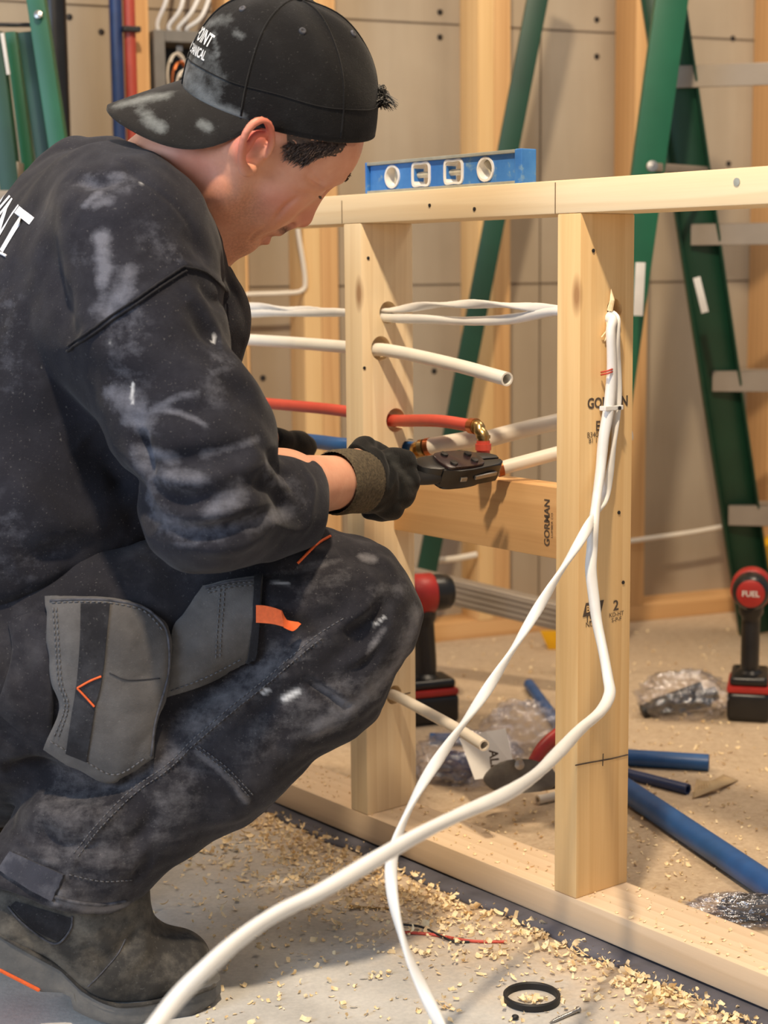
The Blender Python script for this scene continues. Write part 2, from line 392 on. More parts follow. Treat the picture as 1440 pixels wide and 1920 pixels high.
text_on('lettering', 'BMG', .011, frame_m(WW(1112, 1141, -.0012), ND, ZD) @ Matrix.Rotation(PI/2, 4, 'X'), M_wood, hw, .0003, 1.0)
def BF(px, py): return frame_m(WN(px, py, .0505), -WD, ZD) @ Matrix.Rotation(PI/2, 4, 'X') @ Matrix.Rotation(PI/2, 4, 'Z')
text_on('lettering', 'GORMAN', .0135, BF(1026, 980), M_ink, hw, .0003, 1.0)
text_on('lettering', 'LUMBER CO', .0048, BF(1035, 985), M_ink, hw, 0, 1.2)
def ink_line(pts, w0, r=.0009):
    tube('ink_line', [WW(x, y, w0-.0003) for x, y in pts], r, M_ink, hw, seg=6)
ink_line([(1079, 1435), (1110, 1429), (1145, 1423), (1177, 1415)], 0); ink_line([(1131, 1413), (1130, 1436)], 0, .0006)
ink_line([(705, 1311), (725, 1307)], SP); ink_line([(752, 1303), (769, 1299)], SP)
# wall screws/nail splinter around the cable hole
bm = bmesh.new()
for (x0, y0), (x1, y1), w_ in (((1143, 583), (1146, 542), .0035), ((1141, 592), (1134, 640), .003), ((1139, 610), (1128, 632), .002), ((1152, 596), (1163, 606), .0015)):
    a = WW(x0, y0, -.001); b = WW(x1, y1, -.002); c = (a+b)/2 - WD*.003
    tube_bm(bm, [a, c, b], [w_, w_*.8, .0004], seg=6, r2=[.0008]*3)
bm_obj('splinter', bm, M_shaving, hw)
# foam gasket
gp = []
bm = bmesh.new(); N = 90
top = []; 
for i in range(N+1):
    w = -.75+2.1*i/N; e = -.030+.0035*math.sin(w*23)+.003*math.sin(w*61+1)+rng.normal()*.0012
    z = .004+.0022*max(0, math.sin(w*9+1))
    top.append([bm.verts.new(WP(w, e, .0005)), bm.verts.new(WP(w, e, z)), bm.verts.new(WP(w, -.004, z+.001)), bm.verts.new(WP(w, .095, GK)), bm.verts.new(WP(w, .095, .0005))])
for i in range(N):
    for k in range(4): bm.faces.new((top[i][k], top[i][k+1], top[i+1][k+1], top[i+1][k]))
bm_obj('sill_gasket', bm, M_gasket, hw, smooth=True)['label'] = 'dark grey foam sill strip'

# ================================================================== CABLES AND PIPES IN THE FRAME
def cable(name, pts, label, r=.0052, r2=.0030, tw=26, mat=None, n=8, cat='cable', group=None):
    path = catmull(pts, n); bm = bmesh.new(); tube_bm(bm, path, r, seg=12, r2=r2, twist=tw); o = bm_obj(name, bm, mat or M_white_cable, None, smooth=True); return tag(o, label, cat, group)
H1 = WW(724, 588, SP); H2 = WW(1147, 584, 0)
a_pts = [WN(330, 560, .045), WN(430, 569, .045), WN(520, 578, .045), WN(640, 584, .046), H1+ZD*.004, WN(800, 573, .043), WN(880, 570, .040), WN(960, 573, .043), WN(1045, 580, .050), H2+WD*.03-ZD*.001,
         H2-WD*.004-ZD*.006, WW(1157, 622, -.010), WW(1157, 690, -.007), WW(1156, 760, -.006), WW(1152, 820, -.006), WW(1144, 880, -.007), WW(1131, 938, -.010), P(1107, 980, 1.86), P(1087, 1015, 1.83), P(1038, 1093, 1.79), P(985, 1180, 1.75),
         P(940, 1252, 1.71), P(895, 1320, 1.67), P(845, 1390, 1.62), P(792, 1470, 1.57), P(757, 1540, 1.54), P(736, 1605, 1.51), P(734, 1660, 1.49), P(744, 1720, 1.47), P(765, 1790, 1.45), P(796, 1860, 1.43), P(832, 1935, 1.40)]
cable('electrical_cable', a_pts, 'white electrical cable from the stud hole dropping down and curling to the floor', .0060, .0034)
b_pts = [WN(330, 583, .045), WN(430, 588, .045), WN(520, 587, .045), WN(640, 586, .044), H1-ZD*.005-ND*.002, WN(800, 599, .045), WN(880, 602, .05), WN(960, 598, .05), WN(1045, 584, .048), H2+WD*.03-ZD*.006-ND*.004,
         H2-WD*.005-ZD*.008-ND*.006, WW(1145, 622, -.012), WW(1147, 690, -.010), WW(1142, 760, -.010), WW(1132, 820, -.009), WW(1126, 880, -.010), WW(1119, 933, -.022), P(1113, 985, 1.865), P(1110, 1030, 1.86), P(1108, 1070, 1.85), P(1114, 1125, 1.84), P(1120, 1170, 1.83), P(1131, 1222, 1.81),
         P(1140, 1272, 1.78), P(1143, 1302, 1.75), P(1126, 1334, 1.71), P(1088, 1368, 1.65), P(1050, 1408, 1.58), P(1005, 1452, 1.50), P(950, 1488, 1.43), P(860, 1528, 1.36), P(780, 1568, 1.31), P(700, 1614, 1.27), P(600, 1672, 1.22), P(520, 1712, 1.19), P(450, 1760, 1.16), P(385, 1818, 1.13), P(330, 1874, 1.11), P(276, 1945, 1.08)]
cable('electrical_cable', b_pts, 'thick white electrical cable from the stud hole sweeping forward across the frame', .0066, .0056, 16)
bm = bmesh.new()
for px, py in ((1138, 700), ):
    for dz in (0, .003): tube_bm(bm, [WW(1127, 703, -.004)+ZD*dz, WW(1140, 700, -.016)+ZD*dz, WW(1148, 697, -.015)+ZD*dz], .0011, seg=6)
tag(bm_obj('wire_tie', bm, M_red_pipe, smooth=True), 'thin red wire tie holding the cables to the stamped stud', 'tie')
bm = bmesh.new(); box_bm(bm, (.030, .004, .0055), frame_m(WW(1150, 765, -.014), ND, ZD), .001); box_bm(bm, (.006, .014, .0055), frame_m(WW(1135, 766, -.008), ND, ZD), .001)
st = tag(bm_obj('cable_staple', bm, M_white_plastic), 'white plastic cable staple nailed to the stamped stud', 'staple')
bm = bmesh.new(); lathe_bm(bm, [(.0001, .002), (.0022, .0015), (.0022, 0)], frame_m(WW(1161, 765, -.0165), ND, -WD)); bm_obj('nail', bm, M_dmetal, st)

def pipe(name, pts, r, mat, label, group=None, n=6, wall=.0022, cat='pipe'):
    bm = bmesh.new(); pipe_bm(bm, catmull(pts, n), r, wall); return tag(bm_obj(name, bm, mat, auto=50), label, cat, group)
def hole(k, i, w): (px, py), r = HOLES[k][i]; return WW(px-4 if i in (1, 2, 4) else px, py+(3 if i == 1 else 0), w)
h = hole(1, 1, SP)
pipe('water_pipe', [WN(330, 629, .045), WN(430, 635, .045), WN(540, 642, .045), WN(640, 650, .045), h+WD*.02, h-WD*.01+ND*.002, WN(770, 665, .038), WN(860, 686, .028), WN(951, 711, .016)], .0088, M_white_pipe, 'white plastic water pipe ending open in mid air above the red one', wall=.0022)
h = hole(1, 2, SP); e1 = WN(896, 802, .030)
rp = empty('water_pipe', h, 'red plastic water pipe with a brass elbow held by the crimp tool', 'pipe')
bm = bmesh.new(); pipe_bm(bm, catmull([WN(430, 750, .045), WN(520, 758, .045), WN(640, 770, .045), h+WD*.02, h-WD*.01, WN(820, 789, .038), WN(888, 799, .032)], 6), .0082); bm_obj('tube', bm, M_red_pipe, rp, auto=50)
d0 = (WN(888, 799, .032)-WN(820, 789, .038)).normalized(); q0 = WN(889, 799, .032)
bm = bmesh.new(); tube_bm(bm, [q0-d0*.006, q0+d0*.004], .0102, seg=20); bm_obj('crimp_ring', bm, M_copper, rp, auto=50)
eb = WN(906, 838, .030)
bm = bmesh.new(); tube_bm(bm, catmull([q0+d0*.002, q0+d0*.010, e1+d0*.004-ZD*.004, eb+ZD*.014, eb+ZD*.004], 6), .0075, seg=18)
tube_bm(bm, [q0+d0*.003, q0+d0*.006], .0092, seg=18); tube_bm(bm, [eb+ZD*.015, eb+ZD*.011], .0092, seg=18); bm_obj('brass_elbow', bm, M_brass, rp, auto=50)
bm = bmesh.new(); pipe_bm(bm, [eb+ZD*.008, eb-ZD*.022], .0086); bm_obj('tube', bm, M_red_pipe, rp, auto=50)
bm = bmesh.new(); tube_bm(bm, [eb+ZD*.004, eb-ZD*.004], .0102, seg=20); bm_obj('crimp_ring', bm, M_red_pipe, rp, auto=50)
# blue pipe with brass fitting and white tail
h = hole(1, 3, SP)
bp_ = empty('water_pipe', h, 'blue water pipe joined by brass fittings to a cream pipe behind the glove', 'pipe')
bm = bmesh.new(); pipe_bm(bm, catmull([WN(430, 812, .045), WN(520, 820, .045), WN(600, 829, .045), WN(650, 835, .045), h+WD*.01, h-WD*.014], 6), .0105); bm_obj('tube', bm, M_blue_pipe, bp_, auto=50)
f1 = WN(800, 838, .050)
bm = bmesh.new(); tube_bm(bm, catmull([h-WD*.012, h-WD*.03, (h-WD*.04+f1)/2, f1], 6), .0085, seg=20); tube_bm(bm, [h-WD*.014, h-WD*.020], .0115, seg=20)
d1 = (WN(880, 824, .075)-f1).normalized()
for t in (.002, .011): tube_bm(bm, [f1-d1*(.012-t), f1-d1*(.006-t)], .0115, seg=20)
bm_obj('brass_elbow', bm, M_brass, bp_, auto=50)
bm = bmesh.new(); tube_bm(bm, [f1-d1*.001, f1+d1*.006], .0118, seg=20); bm_obj('crimp_ring', bm, M_copper, bp_, auto=50)
bm = bmesh.new(); pipe_bm(bm, [f1+d1*.002, WN(880, 824, .075), WN(905, 818, .085)], .0112); bm_obj('tube', bm, M_cream_pipe, bp_, auto=50)
pipe('water_pipe', [WN(903, 826, .12), WN(980, 806, .17), WN(1060, 788, .23)], .0115, M_cream_pipe, 'cream pipe rising behind the brass elbow towards the stamped stud')
f2 = WN(931, 880, .034); d2 = (WN(1040, 851, .10)-f2).normalized()
wp_ = empty('water_pipe', f2, 'short cream pipe leaving the copper ring beyond the crimp tool jaws', 'pipe')
bm = bmesh.new(); pipe_bm(bm, [f2, f2+d2*.18], .0088); bm_obj('tube', bm, M_cream_pipe, wp_, auto=50)
bm = bmesh.new(); tube_bm(bm, [f2+d2*.001, f2+d2*.008], .0105, seg=20); tube_bm(bm, [f2-d2*.010, f2-d2*.004], .0095, seg=20); tube_bm(bm, [f2-d2*.02, f2+d2*.002], .0072, seg=20); bm_obj('crimp_ring', bm, M_copper, wp_, auto=50)
h = hole(1, 4, SP)
pipe('water_pipe', [WN(640, 1262, .045), h+WD*.03, h-WD*.01, WN(800, 1335, .035), WN(860, 1368, .025), WN(908, 1398, .012)], .0076, M_cream_pipe, 'cream pipe poking low out of the drilled stud near the floor')

# ================================================================== SPIRIT LEVEL
Lm = .0; 
def lev_pt(px, py): return plane_hit(px, py, C2+ND*.020, ND)
la = (lev_pt(686, 340)-C2).dot(WD); lb = (lev_pt(979, 320)-C2).dot(WD); LL = la-lb
lv = empty('spirit_level', WP((la+lb)/2, .031, TOPZ+.0005), 'blue spirit level with four white-rimmed windows lying on the top plate', 'spirit level')
M0 = frame_m(WP(lb, .031, TOPZ+.0005+.0205), WD, ZD)            # local x along the level (right end = 0), y away, z up
def lx(px): return (lev_pt(px, 325)-C2).dot(WD)-lb
HT = .041
bm = bmesh.new(); box_bm(bm, (LL-.012, .016, HT-.006), M0 @ Matrix.Translation((LL/2, 0, 0)), .0008); web = bm_obj('web', bm, M_level, lv)
cut = bmesh.new(); wins = [(733, 'o'), (787, 'r'), (848, 'r'), (908, 'o')]
for px, k in wins:
    c = M0 @ Vector((lx(px), 0, 0))
    if k == 'o': bmesh.ops.create_cone(cut, cap_ends=True, segments=28, radius1=.0135, radius2=.0135, depth=.05, matrix=frame_m(c, WD, ND))
    else: box_bm(cut, (.030, .05, .026), frame_m(c, WD, ZD), .004, 3)
boolean_cut(web, cut)
bm = bmesh.new()
for s in (1, -1): box_bm(bm, (LL-.004, .024, .0042), M0 @ Matrix.Translation((LL/2, 0, s*(HT/2-.002))), .0008)
bm_obj('edge_rail', bm, M_levedge, lv)
for e in (0, 1):
    bm = bmesh.new(); box_bm(bm, (.012, .025, HT+.001), M0 @ Matrix.Translation((.006 if e == 0 else LL-.003, 0, 0)) if e == 0 else M0 @ Matrix.Translation((LL-.002, 0, 0)) @ Matrix.Diagonal((.3, 1, 1, 1)), .0015); bm_obj('end_cap', bm, M_level, lv)
for px, k in wins:
    c = Vector((lx(px), 0, 0)); bm = bmesh.new()
    if k == 'o':
        outer = [(math.cos(a)*.0152, math.sin(a)*.0152) for a in np.linspace(0, 2*PI, 28, endpoint=False)]; inner = [(x*.82, y*.82) for x, y in outer]
    else:
        base = smooth_poly([(-.016, -.0145), (0, -.0150), (.016, -.0145), (.0185, 0), (.016, .0145), (0, .0150), (-.016, .0145), (-.0185, 0)], 4); outer = base; inner = [(x*.83, y*.83) for x, y in base]
    n_ = len(outer); R_ = []
    for yy in (-.0100, .0100):
        R_.append(([bm.verts.new(M0 @ (c+Vector((x, yy, z)))) for x, z in outer], [bm.verts.new(M0 @ (c+Vector((x, yy, z)))) for x, z in inner]))
    for k2 in range(n_):
        j = (k2+1) % n_
        for a_, b_ in ((R_[0][0], R_[0][1]), (R_[0][1], R_[1][1]), (R_[1][1], R_[1][0]), (R_[1][0], R_[0][0])): bm.faces.new((a_[k2], a_[j], b_[j], b_[k2]))
    wf = bm_obj('window_rim', bm, M_white_plastic, lv, auto=40)
    bm = bmesh.new(); ax = {733: (0, 0, 1), 787: (1, 0, 0), 848: (1, 0, 0), 908: (.6, 0, .8)}[px]; ax = Vector(ax); hl = .011 if k == 'o' else .0145
    tube_bm(bm, [M0 @ (c-ax*hl), M0 @ (c+ax*hl)], .0040, seg=14); bm_obj('vial', bm, M_vial, lv, auto=40)

# ================================================================== BEHIND THE FRAME
def beam(name, a, b, wdir, w, t, mat, parent=None, bevel=.003, channel=False):
    a = Vector(a); b = Vector(b); bm = bmesh.new(); m = frame_m((a+b)/2, b-a, Vector(wdir)); L = (b-a).length
    if channel:   # C-shaped rail: web plus two flanges
        box_bm(bm, (L, .004, w), m, .001, 1)
        for s in (-1, 1): box_bm(bm, (L, t, .005), m @ Matrix.Translation((0, t/2, s*(w/2-.0025))), .001, 1)
    else: box_bm(bm, (L, t, w), m, bevel, 2)
    return bm_obj(name, bm, mat, parent, auto=45)
lad = empty('step_ladder', FL(1412, 1190), 'tall green fibreglass step ladder with grey steps standing open behind the frame', 'ladder')
Bt, Bb = P(1218, -160, 3.28), FL(1420, 1188); Dv = Vector((.44, -.10, 0))
f_w = (Dv.cross(Bt-Bb)).normalized()
beam('front_rail', Bb, Bt, _R, .082, .026, M_dgreen, lad, channel=True); beam('front_rail', Bb+Dv, Bt+Dv*.8, _R, .082, .026, M_dgreen, lad, channel=True)
At, Ab = P(1280, -160, 3.16), FL(1085, 1262); Ct, Cb = P(1038, -160, 3.42), FL(772, 1214)
beam('rear_rail', Ab, At, _R, .060, .03, M_green, lad); beam('rear_rail', Cb, Ct, _R, .042, .03, M_dgreen, lad)
for (x0, y0), y1 in (((1264, 147), 134), ((1296, 441), 440), ((1336, 714), 716), ((1366, 964), 965)):
    t = (y0+160)/(1188+160); q = Bt.lerp(Bb, t); p0 = P(x0, y0, q.y); q2 = p0+Dv*.95; m = frame_m((p0+q2)/2, q2-p0, ZD); bm = bmesh.new()
    box_bm(bm, (Dv.length*.95, .085, .004), m @ Matrix.Translation((0, .02, .020)), .001, 1); box_bm(bm, (Dv.length*.95, .004, .042), m @ Matrix.Translation((0, -.022, 0)), .001, 1); box_bm(bm, (Dv.length*.95, .004, .03), m @ Matrix.Translation((0, .06, .005)), .001, 1)
    bm_obj('step', bm, M_alu, lad, auto=40)
s0 = P(1222, 313, 3.14); s1_ = P(1326, 320, 3.36); beam('spreader_bar', s0, s1_, ZD, .016, .006, M_alu, lad)
bm = bmesh.new(); lathe_bm(bm, [(.0001, .006), (.010, .005), (.011, 0)], frame_m(s0-_F*.004, _R, -_F)); bm_obj('rivet', bm, M_steel, lad)
for pa, pb_, w_ in ((P(1201, 492, 3.10), P(1196, 592, 3.10), .018), (P(1306, 520, 3.30), P(1322, 586, 3.30), .014)): beam('warning_sticker', pa, pb_, _R, w_, .002, M_white_label, lad, .0002)
beam('rear_brace', Ab.lerp(At, .55), Cb.lerp(Ct, .55), ZD, .03, .01, M_alu, lad) if False else None

ll = empty('step_ladder', FL(10, 1300), 'green fibreglass ladder leaning behind the squatting person', 'ladder')
def lrail(x0, y0, x1, y1, Y, w, mat, nm='rail', ch=False, ext=0.0):
    a = P(x0, y0, Y); b = P(x1, y1, Y+.02); d = (b-a); a2 = a-d*ext; k = (b.z-.0)/(a.z-b.z); b2 = b+d*max(.2, k*.98); beam(nm, b2, a2, _R, w, .03, mat, ll, channel=ch)
lrail(69, 0, 117, 320, 2.85, .030, M_green, ext=.5); lrail(52, 60, 92, 345, 2.95, .030, M_dgreen); lrail(-14, 60, 20, 345, 2.9, .034, M_dgreen); lrail(22, 60, 58, 345, 2.98, .020, M_green)
bm = bmesh.new(); lathe_bm(bm, [(.0001, .005), (.0065, .004), (.007, 0)], frame_m(P(72, 28, 2.83), _R, -_F)); bm_obj('bolt', bm, M_steel, ll)
beam('top_brace', P(-60, 46, 2.97), P(62, 47, 2.97), ZD, .006, .02, M_dmetal, ll); beam('label_strip', P(4, 62, 2.875), P(16, 140, 2.88), _R, .006, .004, M_white_label, ll, .0005)
for y_ in (318, 372): beam('step', P(-80, y_, 2.93), P(40, y_+3, 2.93), ZD, .03, .05, M_alu, ll)

def vpipe(x0, x1, Y_off, mat, name, label, r):
    q = BH((x0+x1)/2, 150, Y_off); o = tube(name, [Vector((q.x, q.y, .0)), Vector((q.x, q.y, 2.6))], r, mat, None, seg=20); return tag(o, label, 'pipe')
vpipe(208, 234, .03, M_dblue_pipe, 'supply_pipe', 'dark blue pipe running straight up the back wall beside the red one', .0122)
rv = vpipe(234, 258, .03, plain('muted_red_pipe', (168, 66, 50), .45, .1), 'supply_pipe', 'red pipe running straight up the back wall beside the dark blue one', .0114)
q = BH(246, 55, .045); bm = bmesh.new(); box_bm(bm, (.034, .02, .010), frame_m(q, BD, ZD), .002); bm_obj('pipe_clamp', bm, M_black, rv)
vpipe(84, 126, .02, M_blackp, 'drain_pipe', 'black drain pipe rising behind the leaning green ladder', .024)
# electrical box with its cables
eb0 = BH(286, 56, .0); eb1 = BH(400, 240, .0); u0 = (eb0-_A).dot(BD); u1 = u0+.25; z1 = eb0.z; z0 = z1-.32
pn = empty('breaker_box', BP((u0+u1)/2, 0, z0), 'grey metal electrical panel with coiled copper wires behind the cap visor', 'electrical panel')
def pbox(nm, ua, ub, za, zb, na, nb, mat): bm = bmesh.new(); box_bm(bm, (ub-ua, nb-na, zb-za), frame_m(BP((ua+ub)/2, (na+nb)/2, (za+zb)/2), BD, ZD), .0015, 1); return bm_obj(nm, bm, mat, pn, auto=40)
fr = .022
pbox('back_plate', u0, u1, z0, z1, -.085, -.08, M_blackp)
for a in ((u0, u0+fr, z0, z1), (u1-fr, u1, z0, z1), (u0+fr, u1-fr, z1-fr, z1), (u0+fr, u1-fr, z0, z0+fr)): pbox('frame', *a, -.08, .008, M_grey_box)
for k in range(4):
    c = BP(u0+.050+.004*k, -.02+.01*k, z1-.085-.012*k); rr = .026-.003*k
    tube('wire_coil', [c+BD*math.cos(t)*rr*.72+ZD*math.sin(t)*rr*1.7+BN*.002*t for t in np.linspace(0, 2*PI*1.4, 40)], .0022, M_copper if k % 2 else M_cream_pipe, pn, seg=6)
bm = bmesh.new(); box_bm(bm, (.012, .006, .012), frame_m(BP(u0+.055, -.01, z1-.032), BD, ZD), .001); bm_obj('latch', bm, M_steel, pn)
for i, (xs) in enumerate(((296, 40, 312, 0, 322, -60), (318, 46, 340, 12, 352, -60), (336, 50, 362, 18, 392, -50), (352, 52, 380, 28, 404, -40))):
    tag(tube('electrical_cable', catmull([BH(xs[0], 58, -.02), BH(xs[0], xs[1], -.015), BH(xs[2], xs[3], .0), BH(xs[4], xs[5], -.01)], 6), .0042, M_white_cable), 'white cables dropping into the grey electrical panel', 'cable', 'cables into the panel')

# cordless drivers
def driver(loc, yaw, label, front=True):
    e = empty('cordless_driver', loc, label, 'power tool'); c, s = math.cos(yaw), math.sin(yaw); X = Vector((c, s, 0)); Yv = Vector((-s, c, 0))
    M = frame_m(loc, X, ZD)      # local x = nose direction
    def T_(x, y, z): return M @ Vector((x, y, z))
    bm = bmesh.new(); box_bm(bm, (.115, .074, .052), M @ Matrix.Translation((0, 0, .027)), .010, 3); bm_obj('battery', bm, M_blackp, e, auto=40)
    bm = bmesh.new(); box_bm(bm, (.112, .076, .012), M @ Matrix.Translation((0, 0, .058)), .004, 2); bm_obj('red_trim', bm, M_red_tool, e, auto=40)
    bm = bmesh.new(); box_bm(bm, (.105, .066, .018), M @ Matrix.Translation((0, 0, .072)), .008, 3)
    tube_bm(bm, catmull([T_(-.004, 0, .070), T_(-.006, 0, .10), T_(-.004, 0, .14), T_(-.002, 0, .18), T_(-.004, 0, .225)], 5), [.030]*3+[.021]*13+[.024]*5, r2=[.024]*3+[.0165]*13+[.022]*5, seg=18, up=X); bm_obj('handle', bm, M_blackp, e, auto=50)
    HX = frame_m(T_(-.055, 0, .232), Yv, X)
    bm = bmesh.new(); lathe_bm(bm, [(.0001, 0), (.026, 0), (.031, .006), (.033, .02), (.034, .05), (.033, .085), (.027, .10), (.020, .105)], HX, 28); bm_obj('motor_housing', bm, M_blackp, e, auto=50)
    bm = bmesh.new(); lathe_bm(bm, [(.0342, .035), (.0362, .037), (.0362, .075), (.0342, .078)], HX, 28); bm_obj('red_shell', bm, M_red_tool, e, auto=50)
    bm = bmesh.new(); lathe_bm(bm, [(.0001, -.0025), (.020, -.002), (.0245, .0), (.0245, .003)], HX, 28); d = bm_obj('end_badge', bm, M_red_tool, e, auto=50)
    bm = bmesh.new(); lathe_bm(bm, [(.019, .104), (.017, .125), (.010, .132), (.010, .145), (.006, .148)], HX, 24); bm_obj('nose', bm, M_dmetal, e, auto=50)
    bm = bmesh.new(); box_bm(bm, (.010, .014, .028), M @ Matrix.Translation((.024, 0, .185)), .004, 2); bm_obj('trigger', bm, M_red_tool, e, auto=50)
    if front: text_on('badge_lettering', 'FUEL', .014, frame_m(T_(-.0583, 0, .232), -Yv, ZD) @ Matrix.Rotation(PI/2, 4, 'X'), M_white_label, d, .0003)
    return e
driver(FL(1404, 1340), math.radians(76), 'red and black cordless driver standing on its battery beside a clear bag')
driver(FL(792, 1352), math.radians(200), 'red and black cordless driver standing half hidden behind the drilled stud', False)
# yellow reel
yc = P(1482, 1080, 3.76); yr = empty('hose_reel', Vector((yc.x, yc.y, 0)), 'yellow round reel with a dark hub standing behind the ladder foot', 'reel')
m = frame_m(yc, _R, -_F); bm = bmesh.new(); lathe_bm(bm, [(.052, .0), (.058, .03), (.092, .035), (.100, .02), (.100, -.05), (.092, -.06), (.052, -.05)], m, 40); bm_obj('rim', bm, M_yellow, yr, auto=40)
bm = bmesh.new(); lathe_bm(bm, [(.0001, .028), (.03, .03), (.0575, .022), (.0575, -.04)], m, 32); bm_obj('hub', bm, plain('dark_brown_plastic', (72, 48, 22), .5), yr, auto=40)
bm = bmesh.new(); box_bm(bm, (.17, .10, max(.02, yc.z-.095)), Matrix.Translation((yc.x, yc.y, max(.02, yc.z-.095)/2)), .01); bm_obj('base', bm, M_yellow, yr, auto=40)

# loose pipes and scraps on the floor behind the frame
def floor_pipe(a, b, r, mat, label, nm='pipe_offcut', solid=False):
    pa = FL(*a, r); pb2 = FL(*b, r); bm = bmesh.new(); pipe_bm(bm, [pa, pa.lerp(pb2, .5), pb2], r, .003); return tag(bm_obj(nm, bm, mat, auto=50), label, 'pipe')
floor_pipe((1050, 1412), (1329, 1430), .0135, M_blue_pipe, 'short thick blue pipe lying level behind the stamped stud')
floor_pipe((1120, 1436), (1290, 1480), .0085, M_dblue_pipe, 'thin dark blue pipe with an open end lying between two thicker blue pipes')
floor_pipe((1166, 1476), (1500, 1700), .0175, M_blue_pipe, 'long blue pipe lying slantwise across the floor towards the black wrapped bundle')
floor_pipe((992, 1283), (1075, 1398), .0105, M_blue_pipe, 'blue pipe end showing above the crumpled bags behind the frame')
floor_pipe((806, 1385), (900, 1388), .0100, M_blue_pipe, 'stub of blue pipe lying in front of the half hidden driver')
floor_pipe((1008, 1500), (1090, 1482), .0070, M_cream_pipe, 'cream pipe stub lying beside the grey pliers')
# grey steel track lying across, propped above the floor
ta, tb_ = P(760, 1090, 3.10), P(1120, 1176, 2.95); bm = bmesh.new(); m = frame_m((ta+tb_)/2, tb_-ta, ZD); L = (tb_-ta).length
box_bm(bm, (L, .004, .046), m, .001, 1)
for z_ in (-.015, -.005, .006, .016): box_bm(bm, (L, .003, .003), m @ Matrix.Translation((0, -.003, z_)), .001, 1)
for s_ in (-1, 1): box_bm(bm, (L, .030, .003), m @ Matrix.Translation((0, .014, s_*.0225)), .001, 1)
trk = tag(bm_obj('steel_track', bm, M_alu, auto=40), 'grey ribbed steel track propped above the floor behind the frame', 'metal track')
bm = bmesh.new(); 
for p_ in (ta.lerp(tb_, .04), ta.lerp(tb_, .93)): box_bm(bm, (.09, .06, p_.z-.025), Matrix.Translation((p_.x, p_.y+.03, (p_.z-.025)/2)), .002)
bm.free()
for i_, p_ in enumerate((ta.lerp(tb_, .05), ta.lerp(tb_, .93))):
    bm = bmesh.new(); h_ = p_.z-.024; box_bm(bm, (.05, .038, h_), Matrix.Translation((p_.x, p_.y+.018, h_/2)), .002, 2); tag(bm_obj('lumber_offcut', bm, M_wood, auto=40), ['upright lumber offcut propping the far end of the steel track', 'upright lumber offcut hidden behind the stamped stud under the steel track'][i_], 'wood block')
bm = bmesh.new(); a = FL(1028, 1200, .02); prism_bm(bm, [(-.018, .02), (.035, .02), (.035, -.02), (.0, -.02)], .012, frame_m(a, _R, ZD) @ Matrix.Rotation(PI/2, 4, 'X'), .003); tag(bm_obj('plastic_wedge', bm, M_yellow, auto=40), 'small yellow plastic wedge on the floor beside the stamped stud', 'wedge')

def crumple(c, rad, seed, amp=.25, squash=True, res=5):
    r = np.random.default_rng(seed); bm = bmesh.new(); bmesh.ops.create_icosphere(bm, subdivisions=res, radius=1)
    ks = [r.normal(size=3)*r.uniform(1.5, 7) for _ in range(22)]; ph = r.random(22)*6.28
    for v in bm.verts:
        p = np.array(v.co); f = sum(abs(math.sin(p @ k+q))-.6 for k, q in zip(ks, ph))/22**.5*amp; p = p*(1+f); v.co = Vector((c[0]+p[0]*rad[0], c[1]+p[1]*rad[1], max(.0015, c[2]+p[2]*rad[2])))
    return bm
c1 = FL(1290, 1352); g1 = empty('plastic_bag', c1, 'clear plastic bag holding dark parts on the floor beside the cordless driver', 'bag')
bm = crumple(c1+Vector((0, .03, .038)), (.082, .05, .045), 3, .22); bm_obj('film', bm, M_film, g1, smooth=True)
for i, (dx, dz, l, a) in enumerate(((-.050, .020, .06, .5), (-.012, .034, .095, .5), (.022, .026, .08, .5), (.0, .016, .10, .2))):
    d = Vector((math.cos(a), .1, math.sin(a)*.6)).normalized(); p_ = c1+Vector((dx, .03+.008*i, dz)); tube('black_fitting', [p_-d*l/2, p_+d*l/2], .0125, M_black, g1, seg=14)
c2_ = FL(880, 1480); g2 = empty('plastic_bag', c2_, 'crumpled clear plastic bag with a white label behind the frame', 'bag')
bm = crumple(c2_+Vector((.0, .05, .030)), (.085, .055, .045), 8, .3); bm_obj('film', bm, M_film, g2, smooth=True)
bm = crumple(c2_+Vector((-.02, .05, .022)), (.035, .028, .022), 11, .2, res=4); bm_obj('blue_fitting', bm, plain('glossy_dark_blue_plastic', (30, 46, 96), .15), g2, smooth=True)
lab = bmesh.new(); qs = [P(862, 1385, 2.42), P(912, 1372, 2.43), P(948, 1366, 2.46), P(965, 1440, 2.40), P(928, 1456, 2.38), P(890, 1462, 2.37)]
g_ = []; 
for k in range(2): g_.append([lab.verts.new(p+Vector((0, .0015*k, 0))) for p in qs])
for k in range(2): lab.faces.new((g_[k][0], g_[k][1], g_[k][4], g_[k][5])); lab.faces.new((g_[k][1], g_[k][2], g_[k][3], g_[k][4]))
for i in range(6): j = (i+1) % 6; lab.faces.new((g_[0][i], g_[0][j], g_[1][j], g_[1][i]))
lb = bm_obj('label', lab, M_white_label, g2)
text_on('label_lettering', 'ALL', .018, frame_m(P(926, 1425, 2.372), -_U*.98+_R*.1, -_F) @ Matrix.Rotation(0, 4, 'X'), M_ink, lb, .0005)
c3 = FL(985, 1420); g3 = empty('plastic_bag', c3, 'crumpled clear film lying behind the grey pliers', 'bag'); bm = crumple(c3+Vector((0, .04, .035)), (.06, .04, .045), 15, .34); bm_obj('film', bm, M_film, g3, smooth=True)
